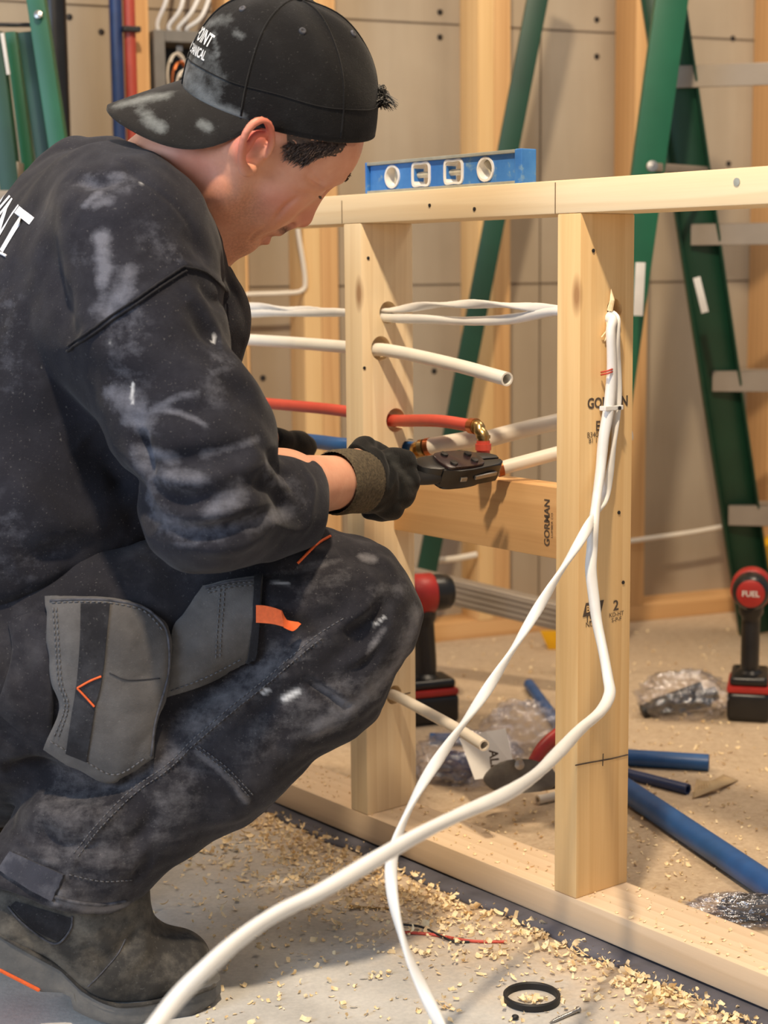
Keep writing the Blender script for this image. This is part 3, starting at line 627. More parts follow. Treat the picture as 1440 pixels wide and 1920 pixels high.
# pliers
pc = FL(985, 1492); g4 = empty('pliers', pc, 'grey and red handled pliers lying behind the frame beside the bag', 'pliers')
bm = bmesh.new(); prism_bm(bm, smooth_poly([(-.055, .0), (-.03, .022), (.01, .026), (.045, .012), (.045, -.014), (.0, -.022), (-.04, -.018)], 4), .018, frame_m(P(978, 1458, 2.33), _R, ZD) @ Matrix.Rotation(PI/2-.3, 4, 'X'), .003); bm_obj('jaw', bm, plain('worn_grey_metal', (104, 100, 94), .5, .25, 60), g4, auto=40)
bm = bmesh.new(); lathe_bm(bm, [(.0001, .003), (.007, .002), (.0075, -.02)], frame_m(P(974, 1434, 2.315), _R, -_F)); bm_obj('pivot_bolt', bm, M_steel, g4, auto=40)
tube('red_handle', catmull([P(1000, 1432, 2.36), P(1020, 1400, 2.38), P(1060, 1368, 2.42), P(1090, 1350, 2.46)], 6), .012, M_red_tool, g4, r2=.008)
tube('red_handle', catmull([P(1010, 1472, 2.33), P(1050, 1466, 2.34), P(1100, 1464, 2.36)], 6), .010, M_blackp, g4, r2=.008)
# wrapped bundle at the right, torn card
c5 = FL(1405, 1728); g5 = empty('wrapped_part', c5, 'black part in torn clear wrapping beside the end of the long blue pipe', 'packaging')
bm = crumple(c5+Vector((.01, .01, .014)), (.045, .022, .015), 21, .15, res=4); bm_obj('core', bm, M_black, g5, smooth=True)
bm = crumple(c5+Vector((.0, .005, .012)), (.072, .03, .018), 22, .4); bm_obj('film', bm, M_film, g5, smooth=True)
bm = bmesh.new(); N = 14; R1 = []
for i in range(N):
    t = i/(N-1); a = FL(1298+86*t, 1498-34*t, .0005+.006*math.sin(PI*t)); b = FL(1306+50*t, 1462-10*t+8*math.sin(3*t), .004+.012*math.sin(PI*t)); R1.append([bm.verts.new(a), bm.verts.new(b), bm.verts.new(b+ZD*.0012), bm.verts.new(a+ZD*.0012)])
for i in range(N-1):
    for k in range(4): bm.faces.new((R1[i][k], R1[i][(k+1) % 4], R1[i+1][(k+1) % 4], R1[i+1][k]))
bm.faces.new(R1[0]); bm.faces.new(R1[-1]); tag(bm_obj('card_scrap', bm, plain('kraft_card', (190, 164, 126), .85), smooth=True), 'curled scrap of brown card on the floor near the thin blue pipe', 'scrap')

# ================================================================== SMALL THINGS ON THE NEAR FLOOR
rc = FL(997, 1876); bm = bmesh.new(); m = Matrix.Translation(rc)
ri, ro, hh = .0275, .0315, .0085
prof = [(ri, .0005), (ri, hh-.001), (ri+.001, hh), (ro-.001, hh), (ro, hh-.001), (ro, .001), (ro-.001, .0005)]; rg = [[bm.verts.new(m @ Vector((r*math.cos(t), r*math.sin(t), z))) for r, z in prof] for t in np.linspace(0, 2*PI, 48, endpoint=False)]
for i in range(48):
    for k in range(7): bm.faces.new((rg[i][k], rg[i][(k+1) % 7], rg[(i+1) % 48][(k+1) % 7], rg[(i+1) % 48][k]))
tag(bm_obj('rubber_ring', bm, M_black, auto=40), 'black rubber ring lying on the concrete with shavings inside it', 'ring')
def screw(a, b, r, mat, label):
    a = FL(*a, r*1.6); b = FL(*b, r*.8); d = (b-a); L = d.length; n = int(L/.0011); path = []; rr = []
    for i in range(n): path.append(a+d*(i/(n-1))); rr.append(r*(1.55 if i < 3 else (1.0 if (i % 2 or i < n*.25) else .68)*(1 if i < n-6 else (n-i)/7+.05)))
    return tag(tube('screw', path, rr, mat, seg=10), label, 'screw')
screw((1086, 1892), (1030, 1918), .0022, M_steel, 'silver screw lying beside the black rubber ring')
screw((655, 1700), (738, 1704), .0017, M_brass, 'brass coloured screw lying in the sawdust left of the hanging cable')
def wire(pts, r, mat, label): return tag(tube('wire_offcut', catmull([FL(x, y, r*1.1+h) for x, y, h in pts], 6), r, mat, seg=8), label, 'wire')
wire([(752, 1733, .001), (790, 1738, .003), (820, 1752, .002), (850, 1765, .001), (880, 1766, 0)], .0014, M_black, 'thin black wire offcut crossing the red one on the floor')
wire([(755, 1748, 0), (810, 1752, 0), (880, 1764, 0), (950, 1766, 0)], .0019, M_red_pipe, 'red wire offcut on the floor near the foam strip')
bm = crumple(FL(966, 1912)+Vector((0, 0, .003)), (.004, .004, .003), 4, .1, res=2); tag(bm_obj('rubber_bit', bm, M_black, smooth=True), 'tiny black rubber bit in front of the rubber ring', 'bit')

# wood shavings: curled flakes scattered over floor, foam strip and plate
bm = bmesh.new()
def flake(c, s, rise=0.0):
    L = s*rng.uniform(.6, 1.5); w = s*rng.uniform(.3, .75); cu = rng.uniform(.5, 3.6); n = 5; a = rng.random()*2*PI; tilt = rng.normal()*.5; rl = rng.normal()*.5
    R = Matrix.Rotation(a, 3, 'Z') @ Matrix.Rotation(tilt, 3, 'X') @ Matrix.Rotation(rl, 3, 'Y'); vs = []
    for i in range(n):
        t = (i/(n-1)-.5)*cu; x = math.sin(t)*L/cu; z = (1-math.cos(t))*L/cu*rng.choice([1, 1]); ww = w*(1-.7*abs(i/(n-1)-.5)**1.5)*(.8+.4*rng.random())
        vs.append([R @ Vector((x, -ww/2, z)), R @ Vector((x, ww/2, z+ww*.15))])
    zm = min(v.z for p in vs for v in p); vv = [[bm.verts.new(c+v-Vector((0, 0, zm-.0004-rise))) for v in p] for p in vs]
    for i in range(n-1): bm.faces.new((vv[i][0], vv[i][1], vv[i+1][1], vv[i+1][0]))
def near_w(w, n, z=0): return WP(w, n, z)
for _ in range(1050):      # drift against the foam strip
    w = rng.uniform(-.42, .78); k = rng.random(); dens = .045+.17*math.exp(-((w-.33)/.24)**2); n = -.028-dens*rng.exponential(.55)
    flake(near_w(w, n, 0), rng.uniform(.0035, .0125)**1.0, rng.exponential(.002))
for _ in range(420): flake(near_w(rng.uniform(-.45, .6), rng.uniform(-.034, -.012), .003), rng.uniform(.004, .010)) if rng.random() < .35 else None
for _ in range(1000): flake(near_w(rng.normal(.32, .17), -.045-abs(rng.normal(0, .085)), 0), rng.uniform(.003, .010), rng.exponential(.003))
for _ in range(800): flake(FL(rng.uniform(330, 1400), rng.uniform(1560, 1935)), rng.uniform(.003, .0095)) 
for (px, py), k, s_ in (((1115, 1775), 7, 22), ((1165, 1850), 8, 16), ((1055, 1665), 6, 10), ((800, 1800), 6, 16), ((700, 1830), 7, 14), ((840, 1890), 9, 18), ((1240, 1750), 6, 14), ((990, 1878), 14, 9), ((560, 1700), 8, 40), ((440, 1600), 10, 45), ((1090, 1800), 6, 26), ((910, 1790), 8, 24)):
    for _ in range(k): flake(FL(px+rng.normal()*s_, py+rng.normal()*s_*.35), rng.uniform(.006, .012), rng.random()*.002)
for _ in range(500): flake(near_w(rng.uniform(-.6, .95), rng.uniform(.004, .086), ZB), rng.uniform(.002, .0065))
for _ in range(900): flake(FL(rng.uniform(800, 1440), rng.uniform(1180, 1640)), rng.uniform(.003, .009))
bm.verts.ensure_lookup_table()
ws = bm_obj('wood_shavings', bm, M_shaving, smooth=True); tag(ws, 'pale curled wood shavings scattered over the floor and along the frame foot', 'shavings', kind='stuff')

# ================================================================== SCULPTING TOOLS
import openvdb
class Vol:
    """a distance field sampled on a grid: rounded cones and ellipsoids blended into one surface"""
    def __init__(s, lo, hi, h):
        s.lo = np.array(lo, float); s.h = h; s.n = np.ceil((np.array(hi)-s.lo)/h).astype(int)+1
        s.d = np.full(s.n, .08, np.float32)
    def box(s, lo, hi):
        a = np.clip(((np.array(lo)-s.lo)/s.h).astype(int), 0, s.n-1); b = np.clip(((np.array(hi)-s.lo)/s.h).astype(int)+2, 1, s.n)
        if np.any(b <= a): return None
        ax = [s.lo[i]+s.h*np.arange(a[i], b[i]) for i in range(3)]
        X = np.stack(np.meshgrid(*ax, indexing='ij'), -1).astype(np.float32)
        return (slice(a[0], b[0]), slice(a[1], b[1]), slice(a[2], b[2])), X
    def put(s, sl, f, k, op):
        d = s.d[sl]
        if op == 'sub': f = -f; 
        if op in ('sub', 'int'):
            hh = np.clip(.5+.5*(f-d)/max(k, 1e-6), 0, 1); s.d[sl] = d*(1-hh)+f*hh+k*hh*(1-hh)
        else:
            hh = np.clip(.5+.5*(f-d)/max(k, 1e-6), 0, 1); s.d[sl] = f*(1-hh)+d*hh-k*hh*(1-hh)
    def cap(s, a, b, ra, rb=None, k=.012, op='add', sq=None):
        """rounded cone; sq=(axis, factor) widens the section along an axis"""
        rb = ra if rb is None else rb; a = np.array(a, float); b = np.array(b, float); fac = max(1, sq[1]) if sq else 1
        R = max(ra, rb)*fac+k+.02; r = s.box(np.minimum(a, b)-R, np.maximum(a, b)+R)
        if r is None: return
        sl, X = r
        if sq:
            e = np.array(sq[0], float); e /= np.linalg.norm(e); g = 1/sq[1]-1
            c = (a+b)/2; X = X + ((X-c) @ e)[..., None]*e*g; a = a+((a-c) @ e)*e*g; b = b+((b-c) @ e)*e*g
        ab = b-a; L2 = max(ab @ ab, 1e-10); t = np.clip(((X-a) @ ab)/L2, 0, 1)
        f = np.linalg.norm(X-(a+t[..., None]*ab), axis=-1)-(ra+(rb-ra)*t)
        s.put(sl, f.astype(np.float32), k, op)
    def ell(s, c, rad, M=None, k=.012, op='add'):
        c = np.array(c, float); rad = np.array(rad, float); R = rad.max()+k+.015; r = s.box(c-R, c+R)
        if r is None: return
        sl, X = r; q = X-c
        if M is not None: q = q @ np.array(M)          # columns of M = local axes
        k0 = np.linalg.norm(q/rad, axis=-1); k1 = np.linalg.norm(q/(rad*rad), axis=-1)
        s.put(sl, (k0*(k0-1)/np.maximum(k1, 1e-6)).astype(np.float32), k, op)
    def chain(s, pts, rs, k=.01, op='add', sq=None, n=0):
        if n:
            q = catmull([(*p,) for p in pts], n); rr = np.interp(np.linspace(0, len(pts)-1, len(q)), range(len(pts)), rs); pts, rs = q, rr
        for i in range(len(pts)-1): s.cap(pts[i], pts[i+1], rs[i], rs[i+1], k, op, sq)
    def half(s, o, nrm, lo, hi, k=.004):
        """cut away what lies on the side of the normal, inside a box"""
        r = s.box(lo, hi); sl, X = r; f = -((X-np.array(o)) @ np.array(nrm)); s.put(sl, f.astype(np.float32), k, 'sub')
    def mesh(s):
        s.d[[0, -1]] = .08; s.d[:, [0, -1]] = .08; s.d[:, :, [0, -1]] = .08
        g = openvdb.FloatGrid(.08); g.copyFromArray(np.clip(s.d, -.02, .02)); p, q = g.convertToQuads(0.0)[:2]
        return np.asarray(p, float)*s.h+s.lo, np.asarray(q)
def mk_mesh(name, V, Q, mats, parent):
    me = bpy.data.meshes.new(name); me.vertices.add(len(V)); me.vertices.foreach_set('co', V.astype(np.float32).ravel())
    me.loops.add(Q.size); me.loops.foreach_set('vertex_index', Q.astype(np.int32).ravel()); me.polygons.add(len(Q))
    me.polygons.foreach_set('loop_start', np.arange(0, Q.size, Q.shape[1], dtype=np.int32)); me.polygons.foreach_set('loop_total', np.full(len(Q), Q.shape[1], np.int32))
    me.update(calc_edges=True); me.validate(); 
    return link(name, me, mats, parent, True)
class Surf:
    def __init__(s, V, Q):
        # drop specks and relax slightly
        s.V = V; s.Q = Q[:, ::-1]; s.relax(2, .5); s.normals(); s.attrs = {}
        # flip if inward
        c = s.V.mean(0); s.tree()
    def relax(s, it, f):
        e = np.concatenate([s.Q[:, [i, (i+1) % 4]] for i in range(4)]); n = len(s.V)
        for _ in range(it):
            acc = np.zeros((n, 3)); cnt = np.bincount(e.ravel(), minlength=n)
            for i in range(3): acc[:, i] = np.bincount(e[:, 0], weights=s.V[e[:, 1], i], minlength=n)+np.bincount(e[:, 1], weights=s.V[e[:, 0], i], minlength=n)
            s.V = s.V*(1-f)+acc/np.maximum(cnt, 1)[:, None]*f
    def normals(s):
        a, b, c, d = [s.V[s.Q[:, i]] for i in range(4)]; fn = np.cross(c-a, d-b); N = np.zeros_like(s.V)
        for k in range(4):
            for i in range(3): N[:, i] += np.bincount(s.Q[:, k], weights=fn[:, i], minlength=len(s.V))
        s.N = N/np.maximum(np.linalg.norm(N, axis=1), 1e-12)[:, None]
        # outward orientation
        vol = np.einsum('ij,ij->i', np.cross(b-a, c-a), a).sum()
        if vol < 0: s.N = -s.N; s.Q = s.Q[:, ::-1]
    def tree(s): s.bvh = BVHTree.FromPolygons(s.V.tolist(), s.Q.tolist()); return s.bvh
    def hit(s, px, py):
        r = s.bvh.ray_cast(CAM, ray(px, py).normalized(), 6)
        return (np.array(r[0]), np.array(r[1])) if r[0] is not None else (None, None)
    def pts(s, poly, step=6):
        """pixel polyline -> points on the surface"""
        q = catmull([(x, y, 0) for x, y in poly], max(2, int(60/step))) if len(poly) > 2 else [Vector((*poly[0], 0)).lerp(Vector((*poly[-1], 0)), t) for t in np.linspace(0, 1, 14)] if len(poly) == 2 else [Vector((*poly[0], 0))]
        out = [s.hit(p.x, p.y)[0] for p in q]; return np.array([o for o in out if o is not None])
    def dist(s, pts, R):
        lo = pts.min(0)-R; hi = pts.max(0)+R; m = np.where(np.all((s.V > lo) & (s.V < hi), axis=1))[0]
        if not len(m): return m, np.zeros(0), np.zeros(0)
        if len(pts) == 1:
            return m, np.linalg.norm(s.V[m]-pts[0], axis=1), np.zeros(len(m))
        best = np.full(len(m), 9.); bt = np.zeros(len(m)); X = s.V[m]; n = len(pts)-1
        for i in range(n):
            a, b = pts[i], pts[i+1]; ab = b-a; t = np.clip(((X-a) @ ab)/max(ab @ ab, 1e-12), 0, 1)
            d = np.linalg.norm(X-(a+t[:, None]*ab), axis=1); u = d < best; best[u] = d[u]; bt[u] = ((i+t)/n)[u]
        return m, best, bt
    def fold(s, poly, amp, width, taper=True):
        p = s.pts(poly)
        if len(p) < 1: return
        m, d, t = s.dist(p, width*3); w = np.exp(-(d/width)**2)*(np.sin(PI*np.clip(t, .04, .96))**.6 if taper and len(p) > 1 else 1)
        s.V[m] += s.N[m]*(amp*w)[:, None]
    def noise_disp(s, amp, scale, seed=0, mask=None):
        r = np.random.default_rng(seed); f = np.zeros(len(s.V))
        for i in range(26):
            k = r.normal(size=3); k *= scale*(.6+1.0*r.random())/np.linalg.norm(k); f += np.sin(s.V @ k+r.random()*6.28+1.5*np.sin(s.V @ (k[[1, 2, 0]]*.6)))
        f = f/26**.5
        s.V += s.N*(amp*f*(1 if mask is None else mask))[:, None]
    def paint(s, name, poly, width, val, hard=1.0):
        A = s.attrs.setdefault(name, np.zeros(len(s.V))); p = s.pts(poly)
        if not len(p): return
        m, d, t = s.dist(p, width*2.2); A[m] = np.maximum(A[m], val*np.exp(-(d/width)**(2*hard)))
    def finish(s, name, mats, parent):
        o = mk_mesh(name, s.V, s.Q, mats, parent)
        for k, a in s.attrs.items():
            at = o.data.attributes.new(k, 'FLOAT', 'POINT'); at.data.foreach_set('value', a.astype(np.float32))
        return o
def coons(surf, top, right, bottom, left, off, name, mats, parent, nu=28, nv=28, thick=.003, bulge=0, attr=None):
    """a fitted piece of cloth: four pixel-space edges, laid on the surface, with its own thickness. top/bottom run left to right, left/right top to bottom"""
    def samp(poly, n):
        q = catmull([(x, y, 0) for x, y in poly], 10) if len(poly) > 2 else [Vector((*poly[0], 0)), Vector((*poly[1], 0))]
        L = [0]; 
        for i in range(1, len(q)): L.append(L[-1]+(q[i]-q[i-1]).length)
        ts = np.linspace(0, L[-1], n); return np.stack([np.interp(ts, L, [p.x for p in q]), np.interp(ts, L, [p.y for p in q])], 1)
    T, B, Lf, Rt = samp(top, nu), samp(bottom, nu), samp(left, nv), samp(right, nv)
    u = np.linspace(0, 1, nu)[:, None, None]; v = np.linspace(0, 1, nv)[None, :, None]
    S = (1-v)*T[:, None]+v*B[:, None]+(1-u)*Lf[None]+u*Rt[None]-((1-u)*(1-v)*T[0]+u*(1-v)*T[-1]+(1-u)*v*B[0]+u*v*B[-1])
    pos = np.full((nu, nv, 3), np.nan); nor = np.full((nu, nv, 3), np.nan)
    for i in range(nu):
        for j in range(nv):
            p, n = surf.hit(*S[i, j])
            if p is not None: pos[i, j] = p; nor[i, j] = n
    good = ~np.isnan(pos[..., 0])
    for _ in range(200):
        if good.all(): break
        g2 = good.copy()
        for i in range(nu):
            for j in range(nv):
                if not good[i, j]:
                    nb = [(i+a, j+b) for a, b in ((1, 0), (-1, 0), (0, 1), (0, -1)) if 0 <= i+a < nu and 0 <= j+b < nv and good[i+a, j+b]]
                    if nb: 
                        ys = np.mean([pos[q][1] for q in nb]); pos[i, j] = np.array(P(S[i, j, 0], S[i, j, 1], ys)); nor[i, j] = np.mean([nor[q] for q in nb], 0); g2[i, j] = True
        good = g2
    # smooth the depth a little so that the cloth spans small hollows
    for _ in range(3):
        n2 = nor.copy(); n2[1:-1, 1:-1] = (nor[:-2, 1:-1]+nor[2:, 1:-1]+nor[1:-1, :-2]+nor[1:-1, 2:]+nor[1:-1, 1:-1])/5; nor = n2
    nor /= np.linalg.norm(nor, axis=-1)[..., None]
    uu = np.linspace(0, 1, nu)[:, None]; vv = np.linspace(0, 1, nv)[None]
    hgt = off+bulge*(np.sin(PI*uu)*np.sin(PI*vv))**.5
    out = pos+nor*hgt[..., None]; inn = pos-nor*.004
    V = np.concatenate([out.reshape(-1, 3), inn.reshape(-1, 3)]); K = nu*nv; Q = []
    idx = lambda i, j: i*nv+j
    for i in range(nu-1):
        for j in range(nv-1): Q.append((idx(i, j), idx(i+1, j), idx(i+1, j+1), idx(i, j+1)))
    ed = [(idx(i, 0), idx(i+1, 0)) for i in range(nu-1)]+[(idx(nu-1, j), idx(nu-1, j+1)) for j in range(nv-1)]+[(idx(i+1, nv-1), idx(i, nv-1)) for i in range(nu-1)]+[(idx(0, j+1), idx(0, j)) for j in range(nv-1)]
    for a, b in ed: Q.append((b, a, a+K, b+K))
    Q = np.array(Q)[:, ::-1]
    o = mk_mesh(name, V, Q, mats, parent)
    bm = bmesh.new(); bm.from_mesh(o.data); bmesh.ops.recalc_face_normals(bm, faces=bm.faces); bm.to_mesh(o.data); bm.free(); o.data.set_sharp_from_angle(angle=1.0)
    return o, out
def seam_on(surf, poly, parent, mat, r=.0011, off=.0008, name='seam', dash=None):
    p = surf.pts(poly, 4)
    if len(p) < 3: return
    q = []
    for x in p:
        l = surf.bvh.find_nearest(Vector(x)); q.append(Vector(x)+Vector(l[1])*off)
    bm = bmesh.new()
    if not dash: tube_bm(bm, q, r, seg=6)
    else:
        L = [0]
        for i in range(1, len(q)): L.append(L[-1]+(q[i]-q[i-1]).length)
        A = np.array([(*x,) for x in q]); t = 0
        while t+dash < L[-1]:
            a, b = [Vector([np.interp(tt, L, A[:, c]) for c in range(3)]) for tt in (t, t+dash*.62)]; tube_bm(bm, [a, b], r, seg=5); t += dash
    return bm_obj(name, bm, mat, parent, smooth=True)

# ------------------------------------------------------------------ cloth and skin materials
def cloth(name, base, dust=(138, 140, 148), lint=.06, weave=900, bump=.35, amb=.25, big=7, rough=.93):
    n = NT(name); b = s2l(base)
    f1 = n.noise(big, 5, .62); f2 = n.noise(45, 5, .65); f3 = n.noise(weave, 2, .5)
    c = n.ramp(f1, [(.3, tuple(v*.72 for v in b)), (.7, tuple(min(1, v*1.35) for v in b))])
    pat = n.ramp(n.math('MULTIPLY', f1, f2), [(.22, (0, 0, 0)), (.46, (amb,)*3)])
    a = n.attr('dust'); sn = n.math('ADD', n.math('MULTIPLY', n.noise(55, 6, .75), .6), n.math('MULTIPLY', n.noise(24, 4, .6, n.mapv((1, 1, 3.2), (.5, .2, .4))), .4))
    da = n.ramp(n.math('ADD', a, n.math('MULTIPLY', n.math('SUBTRACT', sn, .5), 2.4)), [(.16, (0, 0, 0)), (1.15, (.62,)*3)]); da = n.math('MULTIPLY', da, n.ramp(a, [(.02, (0, 0, 0)), (.25, (1, 1, 1))]))
    tot = n.math('MINIMUM', n.math('ADD', pat, da), .92)
    c = n.mix(tot, c, s2l(dust))
    c = n.mix(n.ramp(n.noise(420, 2, .5), [(.66, (0, 0, 0)), (.74, (lint*3,)*3)]), c, s2l((150, 148, 146)))
    c = n.mix(n.math('MINIMUM', n.attr('mark'), 1.0), c, s2l((206, 208, 212)))
    n.bump(n.math('ADD', f3, n.math('MULTIPLY', f2, 1.5)), bump, .0012)
    return n.out(c, rough, Specular_IOR_Level=.15, Sheen_Weight=.08, Sheen_Roughness=.5)
M_fleece = cloth('black_fleece', (31, 31, 38), (120, 122, 134), amb=.06, big=6)
M_fleece_rib = cloth('black_ribbed_fleece', (30, 29, 33), amb=.06)
M_canvas = cloth('dark_work_canvas', (38, 37, 42), (128, 126, 130), amb=.14, big=9)
M_canvas_b = cloth('blue_grey_canvas', (60, 61, 70), (140, 140, 146), amb=.5)
M_pocket = cloth('grey_pocket_canvas', (84, 82, 82), (128, 126, 124), amb=.22, big=14)
M_band = cloth('black_webbing', (34, 34, 38), amb=.12)
M_stitch = plain('grey_stitching', (92, 92, 96), .9)
M_seamc = plain('worn_seam_edge', (74, 74, 80), .95, .5, 140)
M_orange = plain('orange_webbing', (232, 102, 48), .8, .1, 200)
M_cap = cloth('black_cap_twill', (24, 23, 24), (130, 134, 136), lint=.03, amb=.03)
M_capbrim = cloth('black_cap_brim', (38, 36, 35), (134, 138, 138), lint=.03, amb=.05)
M_thread = plain('white_embroidery', (226, 226, 226), .8, .06, 400)
M_print = plain('white_print', (222, 224, 232), .8, .06, 200)
M_boot = cloth('dusty_black_leather', (56, 54, 52), (126, 120, 110), amb=.62, big=16, rough=.75, weave=500, bump=.2)
M_sole = cloth('dusty_rubber_sole', (98, 98, 98), (136, 132, 126), amb=.5, big=12, rough=.8, weave=300, bump=.2)
M_elastic = cloth('black_elastic', (34, 33, 36), amb=.1)
M_glove = cloth('black_coated_glove', (24, 24, 24), (78, 78, 76), lint=.02, amb=.14, rough=.62, weave=700, bump=.4)
def glove_cuff():
    n = NT('olive_knit_cuff'); w = n.n('ShaderNodeTexWave', bands_direction='X'); n.set(w, 'Vector', n.tc.outputs['UV']); w.inputs['Scale'].default_value = 1
    c = n.ramp(n.noise(300, 3), [(.3, s2l((58, 50, 38))), (.7, s2l((98, 86, 66)))]); n.bump(n.noise(500, 3), .6, .001); return n.out(c, .95)
M_knit = glove_cuff()
def skin():
    n = NT('skin'); f = n.noise(30, 4, .6); g = n.noise(380, 3, .6)
    c = n.ramp(f, [(.3, s2l((205, 144, 116))), (.7, s2l((222, 166, 138)))])
    c = n.mix(n.math('MINIMUM', n.attr('red'), 1.0), c, s2l((204, 98, 84)))
    st = n.math('MULTIPLY', n.math('MINIMUM', n.attr('stubble'), 1.0), n.ramp(g, [(.42, (.35,)*3), (.58, (1, 1, 1))]))
    c = n.mix(st, c, s2l((78, 56, 48)))
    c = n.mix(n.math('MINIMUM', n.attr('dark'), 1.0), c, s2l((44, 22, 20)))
    n.bump(g, .12, .0006)
    return n.out(c, .48, Subsurface_Weight=.12, Subsurface_Radius=(.012, .005, .003), Subsurface_Scale=.6, Specular_IOR_Level=.35)
M_skin = skin()
M_hair = plain('dark_brown_hair', (70, 54, 46), .6, .4, 300)
M_hairb = plain('black_hair', (22, 19, 18), .55, .3, 300)

# ================================================================== THE PERSON
person = empty('person', FL(205, 1900), 'person in dusty black sweatshirt, work trousers and backwards cap, squatting with a crimp tool', 'person')
v3 = lambda p: np.array((p[0], p[1], p[2]))
# --- head frame (x forward, y left, z up) at the right ear canal's height
HF = math.radians(40); HY = math.radians(29); HR = math.radians(15)
_f = _R*math.cos(HF) - _U*math.sin(HF); _u = _R*math.sin(HF) + _U*math.cos(HF); _dp = _F.copy()
hX = (_f*math.cos(HY) + _dp*math.sin(HY)).normalized()
hY0 = (-_f*math.sin(HY) + _dp*math.cos(HY)).normalized()
hZ = (_u*math.cos(HR) - hY0*math.sin(HR)).normalized(); hYv = hZ.cross(hX).normalized()
EAR = P(480, 283, 1.765)
HO = EAR + hYv*.073
HM = frame_m(HO, hX, hZ)
HMn = np.array(HM.to_3x3())
def hp(x, y, z): return v3(HM @ Vector((x, y, z)))

CC = P(527, 207, HO.y+.004)        # centre of the head band
cT = math.radians(-31)                    # the band dips towards the nape
cX = (hX*math.cos(cT) - hZ*math.sin(cT)).normalized(); cZ = cX.cross(hYv).normalized(); cY = hYv; cY = (cY - cX*cY.dot(cX)).normalized()
if cZ.dot(hZ) < 0: cZ = -cZ
CMx = frame_m(CC, cX, cZ)

# --- body joints
SHR = P(240, 470, 1.765); ELR = P(378, 930, 1.66); WRR = P(655, 902, 1.90)
YAW = math.radians(20); LV = Vector((-math.sin(YAW), math.cos(YAW), 0)); FV = Vector((math.cos(YAW), math.sin(YAW), 0))
SHL = SHR + LV*.33 + Vector((.0, 0, -.03)); 
NCK = P(300, 392, 1.875)
PEL = P(-70, 1150, 1.93)
ELL = P(380, 820, 2.07); WRL = P(474, 862, 2.17)

# hands: palm, four fingers and a thumb as bent chains
def hand(vol, wrist, pal, fingers, thumb, g=0.0, k=.005):
    (pa, pb, pr, e, sq) = pal
    vol.cap(v3(wrist), v3(pa), .0245+g, pr+g, .02, sq=(e, 1.15)); vol.cap(v3(pa), v3(pb), pr+g, pr*.92+g, .012, sq=(e, sq))
    for ch, r in fingers+[thumb]:
        q = catmull(ch, 3); rr = np.interp(np.linspace(0, 1, len(q)), [0, .35, 1], [r*1.12, r, r*.82])+g
        for i in range(len(q)-1): vol.cap(q[i], q[i+1], rr[i], rr[i+1], k)
# right hand: back of the hand to the viewer, fingers wrap the tool handle away from it
RH_d = (P(760, 905, 1.985)-WRR).normalized(); RH_up = (ZD - RH_d*ZD.dot(RH_d)).normalized(); RH_b = RH_up.cross(RH_d).normalized()
if RH_b.y > 0: RH_b = -RH_b            # RH_b points to the viewer
def RH(x, u, b): return WRR + RH_d*x*.88 + RH_up*u*.80 + RH_b*b*.9
R_pal = (RH(.035, .002, .0), RH(.075, -.002, .004), .0215, RH_up, 1.55)
R_fing = [([RH(.072, .034, .010), RH(.098, .030, .014), RH(.118, .018, -.004), RH(.112, .012, -.024)], .0095),
          ([RH(.074, .012, .012), RH(.104, .004, .018), RH(.116, -.008, -.004), RH(.096, -.012, -.022)], .0100),
          ([RH(.072, -.010, .010), RH(.101, -.018, .014), RH(.108, -.028, -.008), RH(.088, -.030, -.022)], .0095),
          ([RH(.066, -.030, .006), RH(.088, -.038, .006), RH(.094, -.044, -.012), RH(.076, -.044, -.022)], .0085)]
R_thumb = ([RH(.022, .030, -.008), RH(.050, .046, -.018), RH(.078, .042, -.024), RH(.100, .036, -.022)], .0100)
# left hand: reaches under the blue pipe, fingers along it
L_d = (P(574, 847, 2.235)-WRL).normalized(); L_up = (ZD - L_d*ZD.dot(L_d)).normalized(); L_b = L_up.cross(L_d).normalized()
if L_b.y > 0: L_b = -L_b
def LH(x, u, b): return WRL + L_d*x + L_up*u + L_b*b
L_pal = (LH(.03, -.004, .0), LH(.055, -.006, .0), .020, L_up, 1.5)
L_fing = [([LH(.045, .012, .006), LH(.062, .016, .012), LH(.078, .012, .010), LH(.093, .004, .004)], .0112),
          ([LH(.050, -.006, .006), LH(.075, -.010, .010), LH(.088, -.016, .0), LH(.080, -.018, -.018)], .0108),
          ([LH(.050, -.024, .004), LH(.072, -.028, .006), LH(.082, -.032, -.006), LH(.070, -.034, -.02)], .0102),
          ([LH(.046, -.038, .0), LH(.064, -.044, .0), LH(.070, -.046, -.012), LH(.060, -.046, -.022)], .0092)]
L_thumb = ([LH(.0, .010, .0), LH(.018, .022, .008), LH(.030, .024, .012), LH(.044, .020, .014)], .0118)

